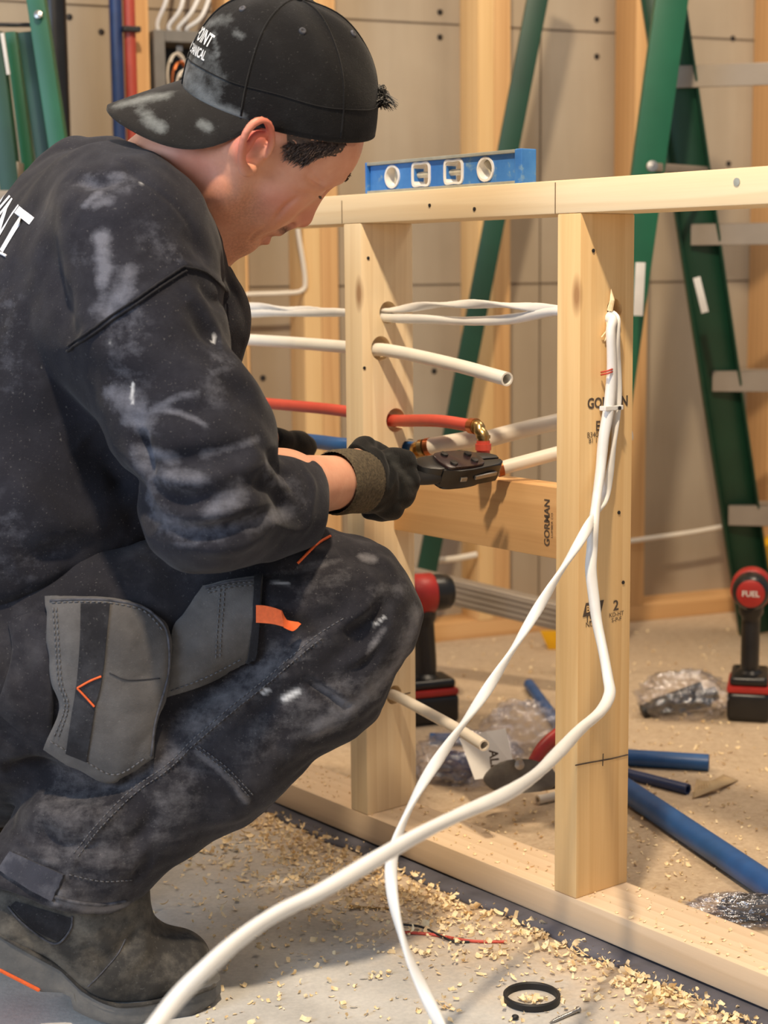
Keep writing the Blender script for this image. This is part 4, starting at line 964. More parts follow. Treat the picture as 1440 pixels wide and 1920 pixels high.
# ------------------------------------------------------------------ body: one continuous surface
B = Vol((-.74, 1.50, .50), (.13, 2.26, 1.12), .0022)
def hc(a, b, ra, rb=None, k=.01, op='add', sq=None):
    if sq: sq = (HMn @ np.array(sq[0]), sq[1])
    B.cap(hp(*a), hp(*b), ra, rb, k, op, sq)
def he(c, r, k=.01, op='add', rot=None):
    M = HMn if rot is None else HMn @ rot
    B.ell(hp(*c), r, M, k, op)
he((-.004, 0, .046), (.096, .076, .084)); he((.045, 0, .02), (.054, .064, .070), .03); he((.056, 0, .040), (.052, .060, .050), .03)
he((.045, 0, -.020), (.050, .058, .055), .03)
hc((.060, 0, -.042), (.074, 0, -.080), .036, .021, .03)
hc((.082, -.009, -.087), (.082, .009, -.087), .0145, k=.010)
for s in (-1, 1):
    hc((.002, s*.055, -.018), (.014, s*.050, -.058), .020, .017, .02); hc((.014, s*.050, -.055), (.066, s*.018, -.084), .017, .014, .022)
    he((.058, s*.045, -.018), (.026, .018, .020), .02)
    he((.062, s*.034, -.048), (.024, .018, .026), .02)
    hc((.097, s*.010, .030), (.084, s*.046, .030), .0100, .009, .014)
    he((.107, s*.032, .014), (.014, .017, .009), .012, 'sub')
    he((.086, s*.031, .012), (.0135, .0145, .0125), .006)
hc((.102, 0, .016), (.113, 0, -.027), .0078, .0110, .012)
hc((.112, 0, -.030), (.108, 0, -.036), .011, .008, .008)
for s in (-1, 1): he((.102, s*.012, -.036), (.011, .0075, .008), .006); he((.106, s*.007, -.046), (.0055, .004, .006), .003, 'sub')
hc((.093, -.012, -.048), (.093, .012, -.048), .013, k=.016)
hc((.101, -.014, -.057), (.101, .014, -.057), .0058, k=.006)
hc((.098, -.013, -.072), (.098, .013, -.072), .0066, k=.006)
hc((.110, -.019, -.0645), (.110, .019, -.0645), .0035, k=.004, op='sub'); hc((.106, -.013, -.0645), (.106, .013, -.0645), .006, k=.004, op='sub')
# smile fold
for s in (-1, 1): B.chain([hp(.104, s*.018, -.040), hp(.098, s*.028, -.052), hp(.088, s*.034, -.066)], [.003, .0035, .0025], .006, 'sub')
# ear, right and left
for s in (-1, 1):
    o = s*.071
    def ep(x, z, y=0.0): x *= .98; z *= .84; return hp(x-.30*z-.001, o+s*(.012-.42*min(0, x-.005)+y), z+.003)
    he((-.008, s*.074, -.001), (.014, .007, .022), .004)
    B.chain([ep(.012, .002, -.004), ep(.008, .020), ep(-.006, .033, .002), ep(-.021, .028, .004), ep(-.027, .010, .005), ep(-.022, -.010, .004), ep(-.012, -.023, .001), ep(-.002, -.028, -.002), ep(.006, -.022, -.005)],
            [.003, .0036, .0038, .0038, .0036, .0036, .0044, .0060, .004], .003, n=3)
    B.chain([ep(.000, .022, -.001), ep(-.013, .016, .002), ep(-.016, .002, .003), ep(-.010, -.012, .001)], [.0025, .0032, .0034, .003], .003, n=3)
    hc((.008, s*.074, .001), (.008, s*.074, -.005), .0042, k=.004)
    c = ep(-.003, -.001, .002); B.ell(c, (.0095, .009, .013), HMn, .004, 'sub')
    c = ep(-.013, .026, .004); B.ell(c, (.006, .005, .0045), HMn, .003, 'sub')
# neck and trunk
nk = v3(NCK)
B.cap(hp(-.022, 0, -.012), nk, .060, .066, .03); B.cap(hp(.015, 0, -.045), nk+np.array((.035, 0, -.03)), .044, .050, .03)
shr, shl, elr, wrr, ell_, wrl, pel = map(v3, (SHR, SHL, ELR, WRR, ELL, WRL, PEL))
chest = (shr+shl)/2+np.array((-.02, 0, -.11)); LVn = v3(LV)
B.cap(nk, (shr+shl)/2, .062, .075, .05); B.cap(shr, shl, .055, .055, .05); B.cap((shr+shl)/2, chest, .09, .10, .05, sq=(LVn, 1.35)); B.cap(chest, pel, .10, .11, .05, sq=(LVn, 1.3))
B.cap(shr, elr, .055, .042, .03); B.cap(elr, wrr, .043, .029, .012); B.cap(elr+(wrr-elr)*.28, elr+(wrr-elr)*.5, .046, .040, .02)
B.cap(shl, ell_, .055, .042, .03); B.cap(ell_, wrl, .042, .028, .012)
hand(B, WRR, R_pal, R_fing, R_thumb); hand(B, WRL, L_pal, L_fing, L_thumb)
body = Surf(*B.mesh()); del B
# the cap presses the hair and scalp down: keep the skull inside it
CMn = np.array(CMx.to_3x3()); cl = (body.V-np.array(CC)) @ CMn; zc = np.clip(cl[:, 2], 0, .117)
pr_ = np.arcsin(np.clip(zc/.118, 0, .999)**(1/.92)); rc_ = np.cos(pr_)**.78
ax_ = np.where(cl[:, 0] < 0, .1085, .1055); xs_ = cl[:, 0]+.012*(zc/.118)
rho = np.sqrt((xs_/ax_)**2+(cl[:, 1]/.0865)**2)/np.maximum(rc_, .05); lim = np.interp(cl[:, 2], [-.02, -.004, .118], [1.3, .93, .93])
near_ = (cl[:, 2] > -.02) & (cl[:, 2] < .2) & (np.abs(cl[:, 0]) < .16) & (np.abs(cl[:, 1]) < .12)
isear = (np.abs((body.V-np.array(HO)) @ HMn[:, 1]) > .066) & (((body.V-np.array(HO)) @ HMn[:, 2]) < .04)
f_ = np.where(near_ & ~isear & (rho > lim), lim/rho, 1.0); xs_ *= f_; cl[:, 0] = xs_-.012*(zc/.118); cl[:, 1] *= f_
over = near_ & (cl[:, 2] > .10); cl[over, 2] = np.minimum(cl[over, 2], .108); body.V = cl @ CMn.T+np.array(CC)
loc = (body.V-np.array(HO)) @ HMn
inhead = (loc[:, 2] > -.13) & (loc[:, 0] > -.13) & (np.abs(loc[:, 1]) < .12)
X, Yh, Z = loc.T
red = np.zeros(len(loc)); stub = np.zeros(len(loc)); dark = np.zeros(len(loc))
g = lambda c, r: np.exp(-(((X-c[0])/r[0])**2+((np.abs(Yh)-c[1])/r[1])**2+((Z-c[2])/r[2])**2))*inhead
red = np.maximum.reduce([1.1*g((-.02, .088, .014), (.022, .02, .032)), .45*g((.114, 0, -.03), (.02, .02, .02)), .35*g((.06, .055, -.02), (.03, .03, .025)), .3*g((-.03, .05, -.06), (.05, .05, .04)), .25*g((.09, .0, .05), (.03, .05, .03)), .5*g((.1, 0, -.07), (.012, .022, .01))])
stub = np.maximum.reduce([.42*g((.07, .02, -.09), (.035, .035, .03)), .4*g((.03, .05, -.055), (.035, .03, .025)), .85*g((.104, .013, -.050), (.012, .016, .0055)), .55*g((-.075, .03, -.01), (.04, .06, .03)), .4*g((-.05, .06, .0), (.03, .03, .03))])
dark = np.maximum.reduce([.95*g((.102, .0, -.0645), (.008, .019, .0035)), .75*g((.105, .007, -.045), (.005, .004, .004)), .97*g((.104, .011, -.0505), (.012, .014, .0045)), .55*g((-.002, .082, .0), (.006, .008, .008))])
body.attrs.update(red=red, stubble=stub, dark=dark)
# creases by the eye, on the forearm nothing
for poly in ([(566, 318), (590, 345), (604, 352)], [(572, 335), (592, 350), (604, 356)], [(575, 318), (596, 338), (607, 346)]): body.fold(poly, -.0022, .0024)
body.fold([(560, 368), (535, 388), (512, 418)], -.0026, .0032); body.fold([(500, 425), (478, 440), (462, 462)], -.0018, .0026); body.fold([(548, 352), (572, 362), (592, 366)], -.0016, .0024); body.fold([(398, 300), (430, 345), (440, 400)], -.0015, .006)
body.normals(); body.tree()
body_o = body.finish('body', M_skin, person)
def lash(pts, r, nm):
    bm = bmesh.new(); tube_bm(bm, [Vector(hp(*p)) for p in pts], r, seg=6); return bm_obj(nm, bm, M_hair, body_o, smooth=True)
for s in (-1, 1):
    q = []
    for t in np.linspace(-1, 1, 9):
        y = s*(.031+.0125*t); x = .086+.0148*math.sqrt(max(0, 1-(t*.85)**2)); q.append((x, y, .007-.0015*(1-t*t)))
    lash(q, [.0006]+[.0014]*7+[.0006], 'eyelash')
    bm = bmesh.new()
    for i in range(70):
        t = rng.random(); y = s*(.012+.036*t); base = Vector((.1080-.013*t-.012*t*t, y, .035+.006*math.sin(PI*min(1, t*1.1))+rng.normal()*.0015)); dv = Vector((.0060, s*.006, .0020+rng.normal()*.001)); tube_bm(bm, [HM @ base, HM @ (base+dv*.6+Vector((.001, 0, 0))), HM @ (base+dv)], [.0008, .0007, .0003], seg=4)
    bm_obj('eyebrow', bm, M_hair, body_o)

# ------------------------------------------------------------------ cap
cap = None
def dome(th, ph, off=0.0):
    """th around (0 = forehead), ph 0 band .. 1 crown"""
    a = .1085 if math.cos(th) < 0 else .1055; b = .0865; H = .118
    pr = ph*PI/2; c = math.cos(pr)**.78 if ph < 1 else 0; sn = math.sin(pr)**.92
    x = (a+off)*math.cos(th)*c; y = (b+off)*math.sin(th)*c; z = (H+off)*sn
    x -= .012*sn                          # crown sits back
    w = .0016*math.exp(-((abs(((th/(PI/3)) % 1)-.0))/.03)**2)
    bump = .0022*math.sin(3*th+4*ph)*math.sin(PI*ph)+.0016*math.sin(7*th+9*ph)*math.sin(PI*ph)
    z0 = -.014*(1-ph)**2*0
    return Vector((x, y, z+bump+z0))
bm = bmesh.new(); NT_, NP_ = 144, 44; G = []
for j in range(NP_+1):
    G.append([bm.verts.new(CMx @ dome(2*PI*i/NT_, min(.999, j/NP_))) for i in range(NT_)])
for j in range(NP_):
    for i in range(NT_): bm.faces.new((G[j][i], G[j][(i+1) % NT_], G[j+1][(i+1) % NT_], G[j+1][i]))
bm.faces.new(G[-1])
# rolled lower edge
lo_ = [bm.verts.new(CMx @ (dome(2*PI*i/NT_, 0)*.975+Vector((0, 0, -.001)))) for i in range(NT_)]; lo2 = [bm.verts.new(CMx @ (dome(2*PI*i/NT_, .12)*.955)) for i in range(NT_)]
for i in range(NT_): j = (i+1) % NT_; bm.faces.new((G[0][i], lo_[i], lo_[j], G[0][j])); bm.faces.new((lo_[i], lo2[i], lo2[j], lo_[j]))
me = bpy.data.meshes.new('cap'); bmesh.ops.recalc_face_normals(bm, faces=bm.faces); bm.to_mesh(me); bm.free()
cap = link('cap', me, M_cap, person, True)
cs = Surf.__new__(Surf); nv_ = len(me.vertices); co = np.zeros(nv_*3); me.vertices.foreach_get('co', co); cs.V = co.reshape(-1, 3)
cs.bvh = BVHTree.FromPolygons(cs.V.tolist(), [list(p.vertices) for p in me.polygons]); cs.attrs = {}; cs.N = np.zeros_like(cs.V)
for poly, w_, v_ in (([(330, 165), (345, 140), (352, 120)], .010, .9), ([(340, 180), (365, 185), (395, 195)], .011, .8), ([(375, 195), (405, 205), (432, 214), (450, 222)], .007, 1.3), ([(350, 150), (362, 160), (390, 185)], .012, .9), ([(365, 120), (375, 150)], .010, .7), ([(395, 110), (405, 150), (410, 190)], .008, .5), ([(352, 150), (372, 175)], .012, .6),
                     ([(372, 60), (400, 40), (425, 38)], .009, .45), ([(445, 60), (456, 72)], .005, .6), ([(400, 60), (405, 95), (408, 130)], .003, .6), ([(382, 110), (400, 130), (405, 160)], .014, .4)):
    cs.paint('dust', poly, w_, v_)
at = me.attributes.new('dust', 'FLOAT', 'POINT'); at.data.foreach_set('value', cs.attrs['dust'].astype(np.float32))
# panel seams, eyelets, button
for k in range(6):
    th = k*PI/3+PI/6*0
    bm = bmesh.new(); tube_bm(bm, [CMx @ (dome(th, p)*1.003) for p in np.linspace(.02, .985, 26)], .0011, seg=6); bm_obj('seam', bm, M_cap, cap, smooth=True)
    th2 = th+PI/6; c = CMx @ (dome(th2, .62)*1.004); n_ = (c-(CMx @ Vector((-.01, 0, .03)))).normalized(); bm = bmesh.new()
    m_ = frame_m(c, n_.orthogonal(), n_); lathe_bm(bm, [(.0012, 0), (.0018, .0012), (.0034, .0010), (.0042, -.001)], m_, 16); bm_obj('eyelet', bm, M_seamc, cap, smooth=True)
bm = bmesh.new(); lathe_bm(bm, [(.0001, .007), (.005, .0062), (.0082, .003), (.0088, -.001)], CMx @ Matrix.Translation((-.012, 0, .117)), 20); bm_obj('button', bm, M_cap, cap, smooth=True)
# band seam line
bm = bmesh.new(); q = [CMx @ (dome(t, .17)*1.002) for t in np.linspace(0, 2*PI, 100)]; tube_bm(bm, q, .0006, seg=5); bm_obj('band_seam', bm, M_cap, cap, smooth=True)
# visor at the back
def visor(u, t, z=0.0):
    au = abs(u); th = PI+u*math.radians(74); base = dome(th, .0)+Vector((0, 0, .002)); L = .070*max(0, math.cos(au*PI/2))**.55
    drop = (.034*t+.006*t*t+.017*au**1.6*t)*(1-au**7)
    return CMx @ Vector((base.x*(1+.02*t)-L*t, base.y*(1-.05*t+.02*au*t), base.z-drop+z))
bm = bmesh.new(); NU, NV = 49, 19; A = [[bm.verts.new(visor(-1+2*i/(NU-1), j/(NV-1), .0016)) for i in range(NU)] for j in range(NV)]; Bv = [[bm.verts.new(visor(-1+2*i/(NU-1), j/(NV-1), -.0016)) for i in range(NU)] for j in range(NV)]
for j in range(NV-1):
    for i in range(NU-1): bm.faces.new((A[j][i], A[j][i+1], A[j+1][i+1], A[j+1][i])); bm.faces.new((Bv[j][i], Bv[j+1][i], Bv[j+1][i+1], Bv[j][i+1]))
for i in range(NU-1): bm.faces.new((A[-1][i], A[-1][i+1], Bv[-1][i+1], Bv[-1][i])); bm.faces.new((A[0][i+1], A[0][i], Bv[0][i], Bv[0][i+1]))
for j in range(NV-1): bm.faces.new((A[j][0], A[j+1][0], Bv[j+1][0], Bv[j][0])); bm.faces.new((A[j+1][-1], A[j][-1], Bv[j][-1], Bv[j+1][-1]))
vis = bm_obj('visor', bm, M_capbrim, cap, auto=50); me = vis.data
co = np.zeros(len(me.vertices)*3); me.vertices.foreach_get('co', co); cs2 = Surf.__new__(Surf); cs2.V = co.reshape(-1, 3); cs2.bvh = BVHTree.FromPolygons(cs2.V.tolist(), [list(p.vertices) for p in me.polygons]); cs2.attrs = {}
for poly, w_, v_ in (([(230, 195), (270, 185), (310, 178)], .010, .8), ([(275, 215), (290, 230), (300, 238)], .008, 1.0), ([(378, 230), (390, 240)], .005, .9), ([(262, 205), (285, 222)], .008, .6)): cs2.paint('dust', poly, w_, v_)
if 'dust' in cs2.attrs: at = me.attributes.new('dust', 'FLOAT', 'POINT'); at.data.foreach_set('value', cs2.attrs['dust'].astype(np.float32))
# embroidery bent onto the crown
def text_on_surf(s_, size, origin_px, dir_px, surf_bvh, mat, parent, name, bold, off=.0008, sx=1.0, align=0.0, thick=True):
    """lettering laid on a curved surface: the line of writing starts at a surface point and follows its tangent plane"""
    o0 = surf_bvh.ray_cast(CAM, ray(*origin_px).normalized(), 6); o1 = surf_bvh.ray_cast(CAM, ray(*dir_px).normalized(), 6)
    if o0[0] is None or o1[0] is None: print('text miss', s_); return
    n0 = (o0[1]+o1[1]).normalized()
    if n0.dot(CAM-o0[0]) < 0: n0 = -n0
    x = (o1[0]-o0[0]); x = (x-n0*x.dot(n0)).normalized(); y = n0.cross(x)
    bm = text_bm(s_, size, bold); w = max(v.co.x for v in bm.verts); bmesh.ops.subdivide_edges(bm, edges=[e for e in bm.edges if e.calc_length() > size*.25], cuts=2); bmesh.ops.triangulate(bm, faces=bm.faces)
    for v in bm.verts:
        p = o0[0]+x*(v.co.x*sx+align*w*sx)+y*v.co.y+n0*.02; r = surf_bvh.ray_cast(p, -n0, .09)
        if r[0] is None or (r[0]-p).length > .06: r = surf_bvh.find_nearest(p-n0*.035)
        v.co = r[0]+(r[1] if r[1].dot(n0) > -.3 else -r[1])*off
    me = bpy.data.meshes.new(name); bm.to_mesh(me); bm.free(); return link(name, me, mat, parent)
def cap_text(s_, size, px, py, bold, sx):
    best = min(((th, ph) for th in np.linspace(PI, PI*1.5, 60) for ph in np.linspace(.1, .9, 60)), key=lambda q: sum((a-b)**2 for a, b in zip(proj(CMx @ dome(*q)), (px, py))))
    th0, ph0 = best; e = .01; kt = (dome(th0+e, ph0)-dome(th0, ph0)).length/e; kp = (dome(th0, ph0+e)-dome(th0, ph0)).length/e
    bm = text_bm(s_, size, bold); w = max(v.co.x for v in bm.verts)
    for v in bm.verts:
        a, b = th0+(v.co.x-w)*sx/kt, min(.98, ph0+v.co.y/kp); p = dome(a, b); v.co = CMx @ (p*1.006)
    me = bpy.data.meshes.new('lettering'); bm.to_mesh(me); bm.free(); return link('lettering', me, M_thread, cap)
cap_text('POINT', .0190, 399, 80, .0003, .68); cap_text('MECHANICAL', .0135, 384, 108, .0002, .60)
bm = bmesh.new(); best = None

# ------------------------------------------------------------------ hair
def hair_patch(poly, off, name):
    pl = [Vector((x, y)) for x, y in poly]
    sel = np.zeros(len(body.V), bool); cand = np.where(inhead)[0]
    from mathutils.geometry import intersect_point_line
    pv = np.array([proj(body.V[i]) for i in cand]); x, y = pv.T; ins = np.zeros(len(cand), bool); j = len(poly)-1
    for i in range(len(poly)):
        xi, yi = poly[i]; xj, yj = poly[j]
        c = ((yi > y) != (yj > y)) & (x < (xj-xi)*(y-yi)/(yj-yi+1e-9)+xi); ins ^= c; j = i
    lx_ = loc[cand]; near = lx_[:, 1] < -.02
    sel[cand[ins & near]] = True
    # the same patch mirrored onto the far side of the head
    from mathutils.kdtree import KDTree
    pm = loc[sel]*np.array((1, -1, 1)); kd = KDTree(len(pm)); [kd.insert(p, i) for i, p in enumerate(pm)]; kd.balance(); sel2 = np.zeros(len(body.V), bool)
    for i in cand:
        if loc[i, 1] > .02 and kd.find(loc[i])[2] < .0025: sel2[i] = True
    out = []
    for s_ in (sel, sel2):
        fm = s_[body.Q].all(1); Qs = body.Q[fm]; ids, inv = np.unique(Qs, return_inverse=True); Vn = body.V[ids]+body.N[ids]*(off+.0006*rng.normal(size=len(ids)))[:, None]
        out.append(mk_mesh(name, Vn, inv.reshape(-1, 4), M_hair, person))
    return out[0]
hair = hair_patch([(534, 240), (672, 248), (655, 268), (640, 286), (622, 296), (600, 297), (582, 302), (568, 314), (553, 302), (543, 280), (536, 262)], .0006, 'temple_hair')
bm = bmesh.new()
for i in range(900):
    # short strands over the temple
    t = rng.random(); px = 540+98*t; py = 266+(42-52*abs(t-.30))*rng.random()
    p, n_ = body.hit(px, py)
    if p is None: continue
    v_ = Vector(p); l_ = HM.inverted() @ v_
    if l_.y > -.02 or rng.random() < .3: continue
    d_ = (hX*-.2 - hZ*.9 + Vector(n_)*.35 + Vector(rng.normal(size=3))*.22).normalized(); Ls = .006+.006*rng.random()
    tube_bm(bm, [v_, v_+d_*Ls*.5+Vector(n_)*.0015, v_+d_*Ls], [.0004, .0004, .00012], seg=3, caps=False)
bm_obj('strands', bm, M_hair, hair)
bm = bmesh.new()
for i in range(260):
    a = P(690+rng.random()*14, 165+rng.random()*42, 1.84+rng.normal()*.006); e_ = P(722+rng.random()*26, 188+rng.random()*22, 1.84+rng.normal()*.01) if rng.random() < .25 else P(712+rng.random()*14, 165+rng.random()*42, 1.84+rng.normal()*.008)
    m_ = (a+e_)/2+Vector((.004, 0, .004)); tube_bm(bm, [a, m_, e_], [.0007, .0007, .0002], seg=3, caps=False)
bm_obj('front_tuft', bm, M_hairb, hair)

# ------------------------------------------------------------------ sweatshirt
S = Vol((-.80, 1.42, .33), (.02, 2.30, 1.06), .0036)
def Pn(x, y, Y): return v3(P(x, y, Y))
nape_c = P(246, 296, 1.885); thr_c = P(384, 470, 1.86); col_c = (nape_c+thr_c)/2
ringv = (P(330, 362, 1.80)-col_c)
def collar(a, k=1.0): return v3(col_c + (nape_c-col_c)*(math.cos(a)*k) + ringv*(math.sin(a)*k if math.sin(a) > 0 else math.sin(a)*k*.9))
S.cap(shr+(.0, .01, .0), shl, .088, .085, .05); S.cap(Pn(215, 400, 1.83), Pn(150, 410, 1.98), .075, .075, .05)
S.cap(Pn(150, 612, 1.92), Pn(30, 960, 1.90), .150, .165, .06, sq=(LVn, 1.18)); S.cap(Pn(30, 960, 1.90), Pn(-60, 1120, 1.92), .165, .18, .05, sq=(LVn, 1.15))
S.cap(Pn(300, 500, 1.86), Pn(372, 585, 1.87), .055, .042, .04); S.cap(Pn(330, 610, 1.88), Pn(240, 900, 1.86), .075, .10, .05)
S.cap(Pn(265, 440, 1.80), Pn(318, 470, 1.82), .060, .045, .04)
S.chain([Pn(112, 338, 1.96), Pn(150, 312, 1.95), Pn(205, 305, 1.93), Pn(235, 312, 1.90)], [.026, .026, .025, .016], .02)
nh = v3(_R*.36 - _U*.93)
sl_, X_ = S.box(S.lo, (-.08, 2.3, 1.06)); S.put(sl_, (-((X_-Pn(150, 1088, 1.85)) @ nh)).astype(np.float32), .016, 'sub')
# right sleeve
S.cap(Pn(238, 470, 1.765), Pn(262, 610, 1.735), .088, .083, .03); S.cap(Pn(262, 610, 1.735), Pn(378, 880, 1.665), .083, .071, .03)
S.cap(Pn(378, 880, 1.665), Pn(400, 965, 1.65), .071, .058, .02); S.cap(Pn(420, 760, 1.68), Pn(452, 800, 1.69), .036, .034, .03)
S.cap(Pn(385, 950, 1.645), Pn(520, 940, 1.74), .060, .044, .02); S.cap(Pn(520, 940, 1.74), Pn(640, 925, 1.83), .042, .040, .02); S.cap(Pn(360, 985, 1.65), Pn(545, 962, 1.75), .046, .042, .02)
# left sleeve
S.cap(shl, v3(ELL), .085, .066, .03); S.cap(v3(ELL), v3(P(455, 858, 2.15)), .060, .050, .02)
# waist hem, cuffs and neck opening
fd = (wrr-elr)/np.linalg.norm(wrr-elr); cuffc = elr+fd*(np.linalg.norm(wrr-elr)*.67)+np.array((0, 0, -.012))
cn = v3(_R*.97 + _U*(-.10)); cn = (cn+fd*.6); cn /= np.linalg.norm(cn)
sl_, X_ = S.box(cuffc-.10, cuffc+.14); f_ = -((X_-cuffc) @ cn); S.put(sl_, f_.astype(np.float32), .008, 'sub')
S.cap(cuffc-fd*.03, cuffc+fd*.1, .036, .036, .004, op='sub')
fl = v3((WRL-ELL).normalized()); sl_, X_ = S.box(Pn(455, 860, 2.15)-.08, Pn(455, 860, 2.15)+.14); S.put(sl_, (-((X_-Pn(450, 860, 2.15)) @ fl)).astype(np.float32), .004, 'sub')
hd = v3(HM @ Vector((-.01, 0, -.02))); cc3 = v3(col_c)
S.cap(cc3-(hd-cc3)*.10, hd, .071, .074, .010, op='sub')
ringp = [collar(a) for a in np.linspace(0, 2*PI, 41)]
for i in range(40): S.cap(ringp[i]-(hd-cc3)*.06, ringp[i+1]-(hd-cc3)*.06, .013, k=.016)
shirt = Surf(*S.mesh()); del S
for poly, a, w in (([(258, 800), (262, 840), (278, 900)], -.013, .012), ([(262, 905), (330, 935), (420, 940)], -.006, .012), ([(250, 790), (300, 770), (380, 765), (440, 750)], -.005, .013), ([(280, 870), (340, 860), (420, 845), (480, 828)], -.0075, .011),
                   ([(290, 900), (360, 905), (450, 880), (500, 850)], .006, .013), ([(300, 985), (350, 1000), (440, 985), (540, 950)], -.006, .011), ([(330, 1020), (420, 1030), (520, 1000)], .004, .014), ([(180, 700), (240, 720), (330, 700)], -.004, .018),
                   ([(470, 900), (520, 925), (560, 980)], -.005, .010), ([(490, 845), (530, 880), (560, 930)], -.006, .009), ([(350, 560), (390, 620), (415, 640)], -.008, .013), ([(370, 530), (400, 560), (425, 570)], -.005, .009), ([(345, 515), (385, 600), (450, 690)], .005, .018),
                   ([(70, 380), (85, 480), (110, 580), (130, 660)], -.012, .026), ([(30, 520), (60, 650), (100, 800)], .008, .04), ([(150, 820), (230, 900), (290, 1000)], -.012, .02), ([(0, 900), (120, 980), (240, 1020)], .008, .03), ([(20, 1060), (120, 1030), (240, 980)], -.007, .02),
                   ([(150, 420), (220, 430), (290, 400)], -.004, .02), ([(130, 330), (180, 340), (235, 330)], -.007, .010), ([(340, 430), (370, 460), (395, 500)], -.004, .012), ([(210, 520), (215, 600), (190, 660)], -.004, .02),
                   ([(400, 700), (450, 740), (495, 790)], -.004, .016), ([(360, 690), (420, 700), (470, 720)], .003, .014), ([(480, 960), (540, 990), (575, 985)], .004, .010), ([(340, 955), (420, 965), (500, 945)], .005, .012),
                   ([(560, 870), (585, 910), (583, 960), (562, 1010)], .0025, .006)):
    shirt.fold(poly, a*1.35, w*.92)
shirt.fold([(228, 306), (262, 338), (300, 364), (343, 402), (366, 440), (372, 475)], -.0022, .0035, False)
# the armhole seam stands up as a double welt
shirt.normals()
for poly in ([(126, 652), (170, 620), (240, 572), (300, 530), (346, 499)], [(346, 499), (385, 510), (425, 545)], [(122, 644), (95, 560), (80, 480), (75, 420)]): shirt.fold(poly, .0034, .0055, False)
shirt.noise_disp(.0022, 38, 3); shirt.noise_disp(.0009, 110, 5); shirt.normals(); shirt.tree()
for poly, w, v in (([(190, 445), (195, 500), (192, 530)], .009, 1.3), ([(240, 520), (225, 550), (205, 585)], .013, 1.0), ([(200, 560), (190, 580)], .012, .8), ([(160, 345), (190, 350), (230, 345)], .014, .6), ([(160, 385), (185, 360)], .006, .9), ([(180, 385), (205, 375)], .007, .9), ([(205, 330), (225, 330)], .006, .8),
                   ([(250, 590), (255, 650)], .016, .45), ([(215, 735), (245, 760), (275, 800)], .016, .9), ([(270, 780), (330, 745), (370, 735)], .004, .8), ([(300, 765), (350, 780), (385, 795)], .004, .8), ([(240, 780), (275, 800)], .010, 1.0), ([(260, 840), (290, 850), (320, 860)], .009, .9),
                   ([(270, 870), (310, 890), (370, 905)], .014, .7), ([(400, 700), (430, 690)], .006, .6), ([(380, 850), (430, 838), (480, 825)], .005, .8), ([(400, 960), (430, 940), (450, 920)], .012, .8), ([(300, 970), (340, 990), (400, 990)], .018, .6), ([(440, 985), (500, 975), (540, 955)], .010, .8), ([(280, 920), (290, 960)], .012, .6),
                   ([(230, 610), (240, 700)], .03, .3), ([(420, 660), (400, 740)], .02, .35), ([(280, 440), (330, 480)], .02, .3), ([(150, 480), (190, 480)], .02, .25), ([(0, 1000), (80, 1060)], .05, .25), ([(500, 880), (560, 930)], .016, .4), ([(10, 560), (20, 700)], .03, .25)):
    shirt.paint('dust', poly, w, v*.85)
for poly, w, v in (([(249, 718), (248, 755)], .0011, .8), ([(402, 628), (400, 645)], .0010, .7), ([(265, 344), (266, 345)], .0011, .9), ([(207, 642), (208, 643)], .0010, .7), ([(288, 845), (289, 846)], .0010, .7)): shirt.paint('mark', poly, w, v)
shirt_o = shirt.finish('sweatshirt', M_fleece, person)
seam_on(shirt, [(128, 650), (170, 619), (240, 571), (300, 529), (346, 499)], shirt_o, M_fleece_rib, .0012, .0010)
seam_on(shirt, [(126, 658), (172, 627), (242, 579), (303, 536), (349, 507)], shirt_o, M_fleece_rib, .0012, .0010)
seam_on(shirt, [(346, 500), (385, 511), (424, 545)], shirt_o, M_fleece_rib, .0012, .0010)
text_on_surf('POINT', .068, (33, 446), (47, 457), shirt.bvh, M_print, shirt_o, 'lettering', .0014, align=-.93, sx=1.15)
# thin rule and second line under it
seam_on(shirt, [(12, 480), (4, 476), (-6, 472)], shirt_o, M_print, .0016, .0006, 'printed_rule')

# ------------------------------------------------------------------ trousers
T = Vol((-.80, 1.40, .10), (.08, 2.30, .62), .0034)
T.cap(Pn(-60, 1200, 1.92), Pn(-10, 1250, 1.90), .165, .15, .05, sq=(LVn, 1.15)); T.cap(Pn(-20, 1210, 1.82), Pn(200, 1170, 1.80), .130, .098, .05); T.cap(Pn(40, 1290, 1.82), Pn(140, 1290, 1.80), .115, .095, .05)
T.cap(Pn(200, 1170, 1.80), Pn(560, 1112, 1.80), .098, .072, .04); T.cap(Pn(560, 1118, 1.80), Pn(650, 1124, 1.80), .068, .063, .03); T.cap(Pn(650, 1124, 1.80), Pn(674, 1150, 1.80), .063, .060, .03)
T.cap(Pn(665, 1165, 1.80), Pn(600, 1262, 1.79), .068, .070, .03); T.cap(Pn(600, 1262, 1.79), Pn(420, 1410, 1.765), .070, .071, .03); T.cap(Pn(420, 1410, 1.765), Pn(180, 1570, 1.74), .071, .075, .03); T.cap(Pn(180, 1570, 1.74), Pn(60, 1700, 1.73), .075, .078, .02)
T.cap(Pn(250, 1290, 1.80), Pn(560, 1200, 1.80), .075, .070, .05); T.cap(Pn(40, 1330, 1.80), Pn(250, 1350, 1.79), .075, .08, .05)
hl = v3(_R*-.62 - _U*.78)
T.cap(Pn(-60, 1200, 2.08), Pn(520, 1165, 2.03), .10, .070, .04); T.cap(Pn(520, 1165, 2.03), Pn(210, 1520, 2.02), .068, .062, .03)
T.cap(Pn(210, 1520, 2.02), Pn(110, 1620, 2.02), .062, .064, .02); T.cap(Pn(-60, 1430, 1.86), Pn(90, 1450, 1.86), .075, .055, .04)
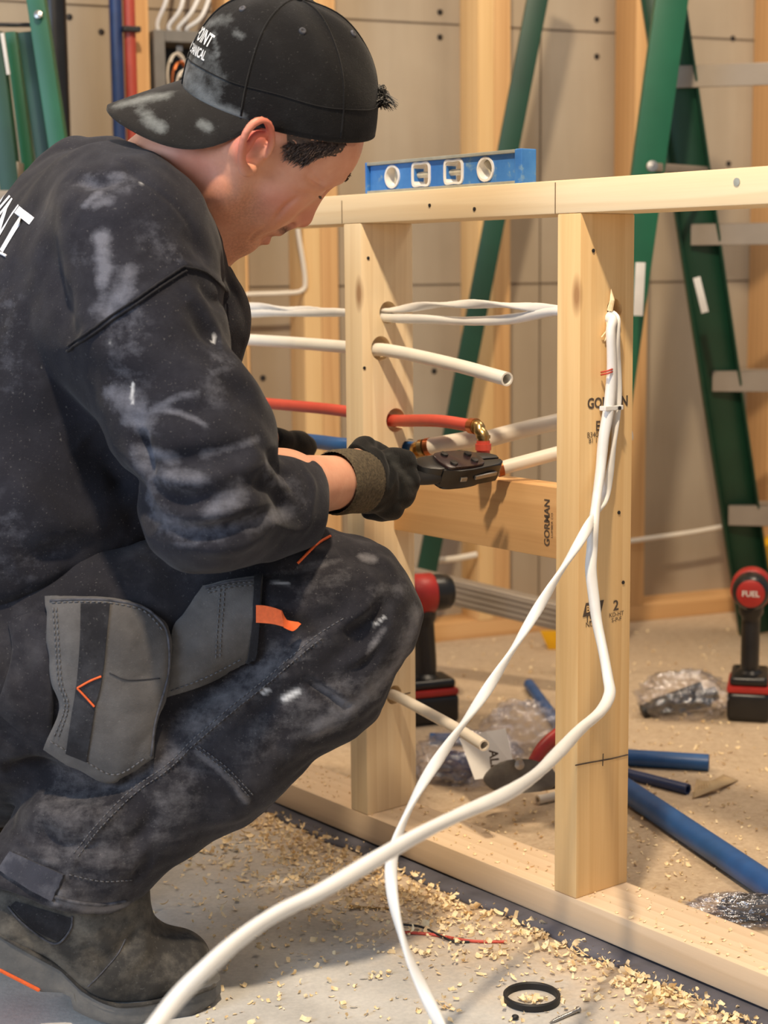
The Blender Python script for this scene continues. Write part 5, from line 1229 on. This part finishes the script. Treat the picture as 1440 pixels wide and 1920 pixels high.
# hem cut across the ankle
ho = Pn(120, 1668, 1.74); hn = v3((_R*-.28 - _U*.96)); sl_, X_ = T.box(ho-np.array((.22, .2, .16)), ho+np.array((.14, .3, .12))); T.put(sl_, (-((X_-ho) @ hn)).astype(np.float32), .006, 'sub')
T.cap(Pn(150, 1630, 1.74), Pn(90, 1760, 1.735), .062, .066, .004, op='sub')
tr = Surf(*T.mesh()); del T
for poly, a, w in (([(770, 1130), (700, 1190), (640, 1230), (560, 1290)], -.005, .012), ([(735, 1120), (690, 1165), (640, 1190)], -.007, .009), ([(700, 1100), (690, 1130), (660, 1165), (600, 1190)], .005, .010), ([(745, 1150), (700, 1210), (650, 1240)], .005, .009), ([(720, 1190), (680, 1250), (600, 1290)], -.005, .010),
                   ([(575, 1275), (610, 1300), (650, 1322)], -.007, .006), ([(575, 1268), (612, 1292), (650, 1312)], .004, .006), ([(640, 1040), (700, 1060), (750, 1110)], -.003, .012), ([(500, 1030), (560, 1040), (640, 1035)], .003, .012), ([(450, 1070), (520, 1075), (600, 1060)], -.004, .010),
                   ([(500, 1200), (560, 1180), (620, 1160)], -.006, .012), ([(330, 1330), (430, 1270), (560, 1200)], -.010, .016), ([(340, 1380), (450, 1300), (560, 1230)], .004, .02), ([(300, 1450), (380, 1440), (440, 1470)], -.003, .012), ([(360, 1500), (420, 1490), (470, 1500)], -.003, .014),
                   ([(60, 1470), (160, 1480), (260, 1450)], -.010, .014), ([(30, 1520), (120, 1540), (200, 1530)], .006, .014), ([(60, 1560), (140, 1590), (250, 1580)], -.006, .012), ([(230, 1600), (270, 1560), (290, 1510)], -.004, .010), ([(0, 1450), (60, 1440), (120, 1450)], -.012, .014), ([(80, 1530), (90, 1580), (120, 1620)], -.003, .012),
                   ([(240, 1650), (262, 1640), (280, 1610)], -.005, .008), ([(520, 1420), (580, 1370), (650, 1340)], .003, .012), ([(430, 1380), (500, 1330), (560, 1300)], -.003, .012), ([(620, 1100), (640, 1140), (600, 1180)], -.003, .012)):
    tr.fold(poly, a*1.3, w*.92)
tr.noise_disp(.0020, 60, 8); tr.noise_disp(.0008, 160, 9); tr.normals(); tr.tree()
SEAM = [(137, 1610), (180, 1556), (244, 1492), (311, 1444), (361, 1396), (430, 1336), (500, 1280), (560, 1228), (600, 1196), (650, 1164), (690, 1138)]
tr.fold(SEAM, .0028, .0035, False); tr.fold([(361, 1408), (411, 1444), (440, 1476), (465, 1505)], .0028, .0035, False)
tr.fold([(140, 1612), (118, 1660), (110, 1695)], .0025, .003, False); tr.fold([(20, 1560), (80, 1610), (150, 1625), (250, 1628)], .0018, .0028, False)
tr.normals(); tr.tree()
for poly, w, v in (([(300, 1440), (400, 1350), (520, 1250), (600, 1200)], .012, .45), ([(360, 1360), (430, 1300), (520, 1240)], .022, .45), ([(780, 1160), (750, 1230), (690, 1300), (600, 1370)], .016, .8), ([(680, 1045), (700, 1048)], .006, 1.0), ([(700, 1120), (760, 1100)], .012, .4), ([(690, 1225), (720, 1180)], .004, .8),
                   ([(250, 1480), (140, 1600)], .012, .35), ([(370, 1410), (420, 1450), (465, 1505)], .005, .7), ([(600, 1290), (650, 1320)], .008, .8), ([(480, 1400), (560, 1340)], .03, .3), ([(620, 1330), (640, 1345)], .006, .9), ([(500, 1080), (600, 1060), (640, 1050)], .006, .4), ([(100, 1690), (200, 1700)], .012, .6),
                   ([(30, 1625), (110, 1680)], .014, .7), ([(570, 1110), (640, 1080)], .02, .3), ([(420, 1150), (500, 1150)], .02, .2), ([(150, 1500), (240, 1480)], .03, .3)): tr.paint('dust', poly, w, v)
for poly, w, v in (([(533, 1310), (558, 1296)], .0030, 1.0), ([(494, 1298), (502, 1294)], .002, 1.0), ([(702, 1172), (720, 1158)], .0014, .7), ([(512, 1092), (540, 1094)], .0014, .6)): tr.paint('mark', poly, w, v)
for poly, w, v in (([(150, 1490), (120, 1560), (180, 1600)], .05, .42), ([(250, 1440), (330, 1460), (300, 1530)], .04, .32), ([(560, 1340), (640, 1300)], .03, .4), ([(100, 1690), (180, 1705), (235, 1698)], .006, 1.0)): tr.paint('dust', poly, w, v)
tr_o = tr.finish('trousers', M_canvas, person)
seam_on(tr, [(20, 1640), (70, 1668), (125, 1688), (185, 1696), (236, 1690)], tr_o, M_seamc, .0022, .0004, 'hem_edge')
seam_on(tr, [(139, 1600), (180, 1548), (244, 1484), (311, 1436), (361, 1388), (430, 1328), (500, 1272), (560, 1220), (600, 1188), (650, 1157)], tr_o, M_stitch, .0007, .0006, 'stitching', .0055)
seam_on(tr, [(146, 1606), (186, 1554), (250, 1490), (316, 1442), (366, 1394), (436, 1334), (506, 1278), (566, 1226), (606, 1194)], tr_o, M_stitch, .0006, .0006, 'stitching', .0055)
for o_ in (0, 7): seam_on(tr, [(366+o_, 1402-o_*.4), (414+o_, 1438-o_*.4), (446+o_, 1470-o_*.4), (471+o_, 1497-o_*.4)], tr_o, M_stitch, .0006, .0006, 'stitching', .0055)
seam_on(tr, [(130, 1640), (190, 1652), (250, 1650)], tr_o, M_stitch, .0006, .0006, 'stitching', .0055)
ps = (tr,)
# upper side pocket with twin stitching, the loop and the cord
pb, pbo = coons(tr, [(381, 1100), (436, 1088), (491, 1083)], [(491, 1083), (485, 1160), (463, 1240)], [(311, 1306), (390, 1278), (463, 1240)], [(381, 1100), (345, 1150), (322, 1185), (311, 1306)], .0035, 'side_pocket', M_pocket, tr_o, bulge=.004)
def surf_of(o):
    me = o.data; q = Surf.__new__(Surf); c = np.zeros(len(me.vertices)*3); me.vertices.foreach_get('co', c); q.V = c.reshape(-1, 3); q.bvh = BVHTree.FromPolygons(q.V.tolist(), [list(p.vertices) for p in me.polygons]); q.attrs = {}; return q
pbs = surf_of(pb)
for pl_ in ([(388, 1106), (436, 1095), (484, 1091)], [(390, 1112), (436, 1101), (484, 1097)], [(413, 1104), (408, 1170), (404, 1240)], [(421, 1102), (416, 1170), (412, 1238)], [(320, 1296), (390, 1268), (455, 1234)]): seam_on(pbs, pl_, pb, M_stitch, .0007, .0007, 'stitching', .0055)
seam_on(pbs, [(384, 1103), (436, 1091), (488, 1086)], pb, M_seamc, .0013, .0004, 'pocket_edge')
ed, _ = coons(tr, [(478, 1085), (493, 1083)], [(493, 1083), (488, 1160), (480, 1232)], [(462, 1240), (480, 1232)], [(478, 1085), (474, 1160), (462, 1240)], .0065, 'pocket_binding', M_band, pb, nu=6)
# rear dark pocket and the hanging holster pocket
pr, _ = coons(tr, [(18, 1165), (60, 1150), (105, 1150)], [(105, 1150), (104, 1270), (96, 1395)], [(-8, 1330), (40, 1370), (96, 1395)], [(18, 1165), (22, 1230), (-8, 1330)], .004, 'rear_pocket', M_canvas, tr_o, bulge=.006)
ph, _ = coons(tr, [(92, 1123), (150, 1121), (206, 1123), (262, 1134), (290, 1150)], [(290, 1150), (317, 1180), (318, 1265), (294, 1355), (288, 1422)], [(84, 1396), (150, 1434), (216, 1462), (288, 1422)], [(92, 1123), (94, 1194), (100, 1278), (113, 1325), (84, 1396)], .010, 'holster_pocket', M_pocket, tr_o, nu=36, nv=40, bulge=.016)
phs = surf_of(ph)
for pl_ in ([(98, 1130), (150, 1129), (206, 1131), (260, 1142), (284, 1158), (308, 1186)], [(100, 1140), (104, 1194), (110, 1278), (122, 1325), (98, 1390)], [(106, 1140), (110, 1194), (116, 1278), (128, 1325), (106, 1392)], [(95, 1390), (155, 1424), (216, 1452), (280, 1416)]): seam_on(phs, pl_, ph, M_stitch, .0008, .0007, 'stitching', .006)
seam_on(phs, [(94, 1126), (150, 1124), (206, 1126), (262, 1137), (292, 1156), (314, 1190), (315, 1265), (291, 1355), (284, 1418)], ph, M_seamc, .0015, .0002, 'pocket_edge')
seam_on(phs, [(205, 1262), (240, 1275), (300, 1272)], ph, M_band, .0006, .0003, 'stitching')
wb, _ = coons(phs, [(152, 1133), (206, 1133)], [(206, 1133), (192, 1267), (178, 1328), (163, 1428)], [(124, 1412), (163, 1428)], [(152, 1133), (150, 1210), (143, 1290), (124, 1412)], .002, 'webbing_strap', M_band, ph, nu=8, nv=40)
wbs = surf_of(wb)
seam_on(wbs, [(190, 1268), (168, 1277), (145, 1290)], ph, M_orange, .0011, .0008, 'orange_stitch'); seam_on(wbs, [(145, 1290), (160, 1306), (177, 1325)], ph, M_orange, .0011, .0008, 'orange_stitch')
def ribbon(name, pts, hw_px, mat, parent, th=.0016):
    """a strip of webbing standing off the cloth: (px, py, lift, half width px, tilt)"""
    bm = bmesh.new(); rg = []; q = catmull([(x, y, h*1000) for x, y, h, w, a in pts], 5); m_ = len(q)
    W_ = np.interp(np.linspace(0, len(pts)-1, m_), range(len(pts)), [p[3] for p in pts]); A_ = np.interp(np.linspace(0, len(pts)-1, m_), range(len(pts)), [p[4] for p in pts])
    for i in range(m_):
        p, n = tr.hit(q[i].x, q[i].y); p = Vector(p); n = Vector(n); d = ray(q[i].x, q[i].y).normalized(); c = p-d*(q[i].z/1000)
        wv = (-_U*math.cos(A_[i])+_R*math.sin(A_[i]))*(W_[i]/1750); k = -d*th
        rg.append([bm.verts.new(c-wv), bm.verts.new(c+wv), bm.verts.new(c+wv+k), bm.verts.new(c-wv+k)])
    for i in range(m_-1):
        for k in range(4): bm.faces.new((rg[i][k], rg[i][(k+1) % 4], rg[i+1][(k+1) % 4], rg[i+1][k]))
    bm.faces.new(rg[0]); bm.faces.new(rg[-1]); return bm_obj(name, bm, mat, parent, auto=50)
lp = ribbon('tool_loop', [(480, 1151, .006, 16, 0), (496, 1152, .010, 16, 0), (514, 1155, .016, 15, 0), (530, 1160, .020, 15, .15)], 16, M_orange, tr_o)
ribbon('tool_loop_fold', [(530, 1160, .022, 16, .1), (540, 1168, .021, 17, .5), (548, 1170, .018, 12, .9), (562, 1168, .012, 3, 1.0)], 16, M_orange, lp)
seam_on(tr, [(619, 1007), (600, 1018), (580, 1035), (558, 1056)], tr_o, M_orange, .0016, .0014, 'orange_cord')
hs, _ = coons(tr, [(22, 1598), (70, 1618), (122, 1640)], [(122, 1640), (112, 1665), (98, 1690)], [(0, 1632), (50, 1664), (98, 1690)], [(22, 1598), (10, 1615), (0, 1632)], .004, 'hem_strap', M_canvas_b, tr_o, nu=16, nv=10)

# ------------------------------------------------------------------ boots
def boot(toe, yaw, lift, name, near=True):
    D = Vector((math.cos(yaw), math.sin(yaw), 0)); Sd = Vector((-D.y, D.x, 0)); toe = Vector((toe.x, toe.y, 0))
    ball = .130; ang = math.asin(lift/.17); L = .305
    def ft(s_, y, z):
        """s_ distance back from the toe, z above the sole's underside"""
        if s_ <= ball-.03: c = toe-D*s_; n = ZD
        else:
            a = min(1, (s_-(ball-.03))/.06)*ang; 
            # integrate the bend
            c = toe-D*(ball-.03); st = (s_-(ball-.03))/12
            for i in range(12):
                aa = min(1, (st*(i+.5))/.06)*ang; c = c-(D*math.cos(aa)-ZD*math.sin(aa))*st
            n = ZD*math.cos(a)+D*math.sin(a)
        return c+n*z+Sd*y
    b = empty_part(name, person)
    wid = lambda s_: np.interp(s_, [0, .012, .035, .09, .15, .20, .26, .295, .305], [.018, .036, .049, .054, .046, .041, .042, .034, .014])
    ctr = lambda s_: np.interp(s_, [0, .05, .12, .3], [.004, .004, .0, .0])
    st = np.concatenate([[0, .004, .010, .02], np.linspace(.035, .285, 26), [.295, .302, .305]])
    bm = bmesh.new(); rings = []
    for q in st:
        w = wid(q); c_ = ctr(q); spring = .010*max(0, 1-q/.05)**2
        lug = 0
        hgt = np.interp(q, [0, .02, .12, .17, .20, .305], [.026, .027, .024, .026, .034, .036]); bot = np.interp(q, [0, .165, .175, .19, .200, .305], [0, .0, .010, .010, 0, 0])
        prof = [(-w*.96, bot+spring), (-w*1.02, bot+.006+spring), (-w, hgt*.6), (-w*1.05, hgt*.8), (-w*1.03, hgt), (w*1.03, hgt), (w*1.05, hgt*.8), (w, hgt*.6), (w*1.02, bot+.006+spring), (w*.96, bot+spring)]
        rings.append([bm.verts.new(ft(q, y+c_, z)) for y, z in prof])
    for i in range(len(rings)-1):
        for k in range(10): bm.faces.new((rings[i][k], rings[i][(k+1) % 10], rings[i+1][(k+1) % 10], rings[i+1][k]))
    bm.faces.new(rings[0]); bm.faces.new(rings[-1]); so = bm_obj('sole', bm, M_sole, b, auto=45)
    bm = bmesh.new(); box_bm(bm, (.05, .086, .004), frame_m(ft(.232, 0, .001), ft(.21, 0, 0)-ft(.25, 0, 0), ft(.23, 0, .01)-ft(.23, 0, 0)), .002, 2); bm_obj('orange_heel_pad', bm, M_orange, so)
    for s in (-1, 1):
        bm = bmesh.new(); tube_bm(bm, [ft(q, s*wid(q)*1.04+ctr(q), np.interp(q, [0, .02, .12, .17, .20, .305], [.026, .027, .024, .026, .034, .036])-.001) for q in np.linspace(.008, .296, 60)], .0026, seg=6); bm_obj('welt', bm, M_boot, so, smooth=True)
    lo_b = Vector([min(ft(q, y, z)[i] for q in (0, .305) for y in (-.08, .08) for z in (0, .2)) for i in range(3)])-Vector((.06, .06, .03)); hi_b = Vector([max(ft(q, y, z)[i] for q in (0, .305) for y in (-.08, .08) for z in (0, .22)) for i in range(3)])+Vector((.06, .06, .06))
    V_ = Vol(lo_b, hi_b, .0026)
    g = lambda s_, y, z: v3(ft(s_, y+ctr(s_), z)); sd = v3(Sd)
    V_.cap(g(.044, 0, .042), g(.085, 0, .046), .036, .038, .02, sq=(sd, 1.3)); V_.cap(g(.085, 0, .046), g(.15, 0, .060), .038, .042, .03, sq=(sd, 1.2)); V_.cap(g(.150, 0, .07), g(.175, 0, .10), .036, .040, .03); V_.cap(g(.15, 0, .056), g(.20, 0, .075), .041, .046, .03); V_.cap(g(.14, 0, .040), g(.262, 0, .050), .036, .037, .03, sq=(sd, 1.1)); V_.cap(g(.262, 0, .05), g(.25, 0, .11), .038, .040, .03)
    V_.cap(g(.21, 0, .10), g(.225, 0, .19), .050, .054, .03)
    o_ = v3(ft(.15, 0, .021)); 
    for q0, q1 in ((0, .09), (.09, .15), (.15, .31)):
        qm = (q0+q1)/2; n_ = v3((ft(qm, 0, .02)-ft(qm, 0, 0)).normalized()); c0 = v3(ft(qm, 0, .024)); dx = v3((ft(q0, 0, 0)-ft(q1, 0, 0)).normalized())
        sl2, X2 = V_.box(V_.lo, V_.lo+V_.h*V_.n); f2 = ((X2-c0) @ n_); al = -((X2-c0) @ dx); 
        V_.put(sl2, np.where(np.abs(al) < (q1-q0)/2+.004, f2, 9).astype(np.float32), .002, 'sub')
    sf = Surf(*V_.mesh())
    sf.noise_disp(.0010, 90, 4); sf.normals(); sf.tree()
    if near:
        for poly, a_, w_ in (([(258, 1735), (240, 1770), (185, 1820)], -.005, .008), ([(275, 1745), (265, 1790), (215, 1840)], .003, .008), ([(150, 1760), (190, 1790), (215, 1800)], -.003, .008), ([(395, 1750), (380, 1790), (390, 1840)], .0012, .006), ([(30, 1745), (90, 1780), (160, 1845)], -.0012, .003)): sf.fold(poly, a_, w_)
        sf.normals(); sf.tree()
        for poly, w_, v_ in (([(330, 1740), (385, 1760), (395, 1800)], .012, .7), ([(20, 1740), (90, 1790), (150, 1840)], .012, .7), ([(150, 1740), (170, 1790)], .02, .4), ([(240, 1800), (330, 1840)], .02, .3)): sf.paint('dust', poly, w_, v_)
    uo = sf.finish('upper', M_boot, b)
    if near:
        el, _ = coons(sf, [(30, 1690), (80, 1705), (135, 1722)], [(135, 1722), (128, 1745), (108, 1765)], [(20, 1700), (60, 1740), (108, 1765)], [(30, 1690), (24, 1695), (20, 1700)], .0012, 'elastic_panel', M_elastic, uo, nu=16, nv=12)
        seam_on(sf, [(136, 1718), (132, 1742), (110, 1768), (85, 1762), (40, 1728), (15, 1700)], uo, M_seamc, .0012, .0006)
        seam_on(sf, [(235, 1760), (220, 1790), (190, 1825), (165, 1850)], uo, M_seamc, .0008, .0003)
    return b, ft
def empty_part(name, parent):
    o = bpy.data.objects.new(name, None); COL.objects.link(o); o.parent = parent; o.empty_display_size = .02; o.matrix_parent_inverse = Matrix.Translation(parent.location).inverted(); return o
tp_ = FL(412, 1868); boot(tp_, math.radians(12), .095, 'boot')
boot(FL(195, 1712), math.radians(8), .03, 'boot', False)

# ------------------------------------------------------------------ gloves
def glove(pal, fing, thumb, wrist, lo, hi, cuff_a, cuff_b, name, up):
    V_ = Vol(lo, hi, .0019); hand(V_, wrist, pal, fing, thumb, .0036, .005)
    q = v3(cuff_a); dd = v3((Vector(cuff_b)-Vector(cuff_a)).normalized()); sl2, X2 = V_.box(V_.lo, V_.lo+V_.h*V_.n); V_.put(sl2, ((X2-v3(cuff_b)) @ dd).astype(np.float32), .002, 'sub')
    sf = Surf(*V_.mesh()); sf.noise_disp(.0009, 160, 6); sf.normals(); sf.tree(); 
    bm = bmesh.new(); a = Vector(cuff_a); b = Vector(cuff_b); n = 17; dd_ = (b-Vector(wrist)).normalized()
    path = catmull([a, a.lerp(Vector(wrist), .5), Vector(wrist), b, b+dd_*.008], 4); rr = [np.interp(t, [0, .08, .5, .9, 1], [.0345, .0370, .0368, .0350, .031]) for t in np.linspace(0, 1, len(path))]
    prof = [(math.cos(t)*(1+.018*(i % 2)), math.sin(t)*.93*(1+.018*(i % 2))) for i, t in enumerate(np.linspace(0, 2*PI, 96, endpoint=False))]
    tube_bm(bm, path, rr, prof=prof, caps=False, up=up); g_ = empty_part(name, person)
    bm_obj('knit_cuff', bm, M_knit, g_, smooth=True); md = bpy.data.objects[-1] if False else None
    return sf, g_
def bounds(ps_, m):
    A_ = np.array([v3(p) for p in ps_]); return A_.min(0)-m, A_.max(0)+m
for args, nm, lab in (((R_pal, R_fing, R_thumb, WRR, WRR-Vector(fd)*.036, RH(.024, -.001, 0), RH_up), 'glove', None), ((L_pal, L_fing, L_thumb, WRL, WRL-Vector(fl)*.04, LH(.012, 0, 0), L_up), 'glove', None)):
    lo2_, hi2_ = bounds([p for ch, r in args[1]+[args[2]] for p in ch]+[args[3]], .045)
    sf, g_ = glove(args[0], args[1], args[2], args[3], lo2_, hi2_, args[4], args[5], nm, args[6])
    if args[0] is R_pal:
        for poly, a_, w_ in (([(722, 850), (735, 880), (728, 920)], -.003, .005), ([(745, 870), (752, 905), (748, 940)], -.0022, .004), ([(700, 850), (705, 900), (700, 960)], -.0015, .004)): sf.fold(poly, a_, w_)
        sf.normals(); sf.tree()
        for poly, w_, v_ in (([(738, 868), (765, 900), (780, 925)], .006, .8), ([(725, 856), (745, 862)], .006, .5)): sf.paint('dust', poly, w_, v_)
    sf.finish('grip', M_glove, g_)

# ================================================================== CRIMP TOOL
tA = P(784, 886, 1.975); tB = P(930, 874, 2.045); tx = (tB-tA).normalized(); tL = (tB-tA).length
ct = empty('crimp_tool', tA, 'black hand crimp tool gripped in the near glove with its jaws round the copper fitting', 'crimp tool')
tz = (ZD*.86 - Vector((0, 1, 0))*.5); tz = (tz-tx*tz.dot(tx)).normalized(); TM = frame_m(tA, tx, tz)     # local z = plate normal, tipped to the viewer
k_ = tL/.16
M_maroon = plain('black_with_maroon_reflection', (48, 34, 36), .22, .3, 60)  # maroon reflections on the dark tool put into the plate colour
def tprism(nm, poly, h, z, mat, bev=.0015, n=4, par=None):
    bm = bmesh.new(); prism_bm(bm, smooth_poly([(x*k_, y*k_) for x, y in poly], n) if n else [(x*k_, y*k_) for x, y in poly], h, TM @ Matrix.Translation((0, 0, z)), bev); return bm_obj(nm, bm, mat, par or ct, auto=40)
head = [(.030, -.024), (.060, -.030), (.095, -.029), (.125, -.022), (.150, -.020), (.162, -.010), (.163, .010), (.150, .019), (.125, .022), (.095, .028), (.060, .029), (.030, .022)]
tprism('jaw', [(x, min(y, -.0015)) for x, y in head if y < 0]+[(.162, -.0015), (.030, -.0015)], .024, .0, M_blackp, .002, 0)
tprism('jaw', [(.030, .0015), (.162, .0015)]+[(x, max(y, .0015)) for x, y in head if y > 0], .024, .0, M_blackp, .002, 0)
tprism('cover_plate', [(.036, -.020), (.062, -.025), (.095, -.023), (.118, -.015), (.118, .015), (.095, .023), (.062, .024), (.036, .018)], .004, .0135, M_maroon, .001)
tprism('cover_plate', [(.036, -.020), (.062, -.025), (.095, -.023), (.118, -.015), (.118, .015), (.095, .023), (.062, .024), (.036, .018)], .004, -.0135, M_blackp, .001)
for x, y in ((.055, -.014), (.055, .014), (.100, -.010), (.100, .010)):
    bm = bmesh.new(); lathe_bm(bm, [(.0001, .0185), (.0045, .018), (.005, .0160), (.005, -.0160), (.0045, -.018), (.0001, -.0185)], TM @ Matrix.Translation((x*k_, y*k_, 0)), 18); bm_obj('pivot_bolt', bm, M_dmetal, ct, auto=40)
bm = bmesh.new(); box_bm(bm, (.052*k_, .003, .0055), TM @ Matrix.Translation((.118*k_, -.0268*k_, .001)) @ Matrix.Rotation(.16, 4, 'Z'), .0015, 2); box_bm(bm, (.014*k_, .003, .006), TM @ Matrix.Translation((.070*k_, -.0305*k_, .0)), .0015, 2); bm_obj('bright_edge', bm, M_steel, ct)
tprism('shoulder', [(-.004, -.012), (.036, -.022), (.044, 0), (.036, .021), (-.004, .013)], .018, .004, M_blackp, .002, 3)
for s_ in (-1, 1):
    bm = bmesh.new(); pts = [(.040, s_*.011), (.015, s_*.013), (-.010, s_*.011), (-.040, s_*.010), (-.075, s_*.011)]
    tube_bm(bm, catmull([TM @ Vector((x*k_, y*k_-.0, -.002)) for x, y in pts], 6), [.0085]*13+[.0105]*12, seg=14, r2=[.0095]*25, up=tz); bm_obj('handle', bm, M_black, ct, auto=50)
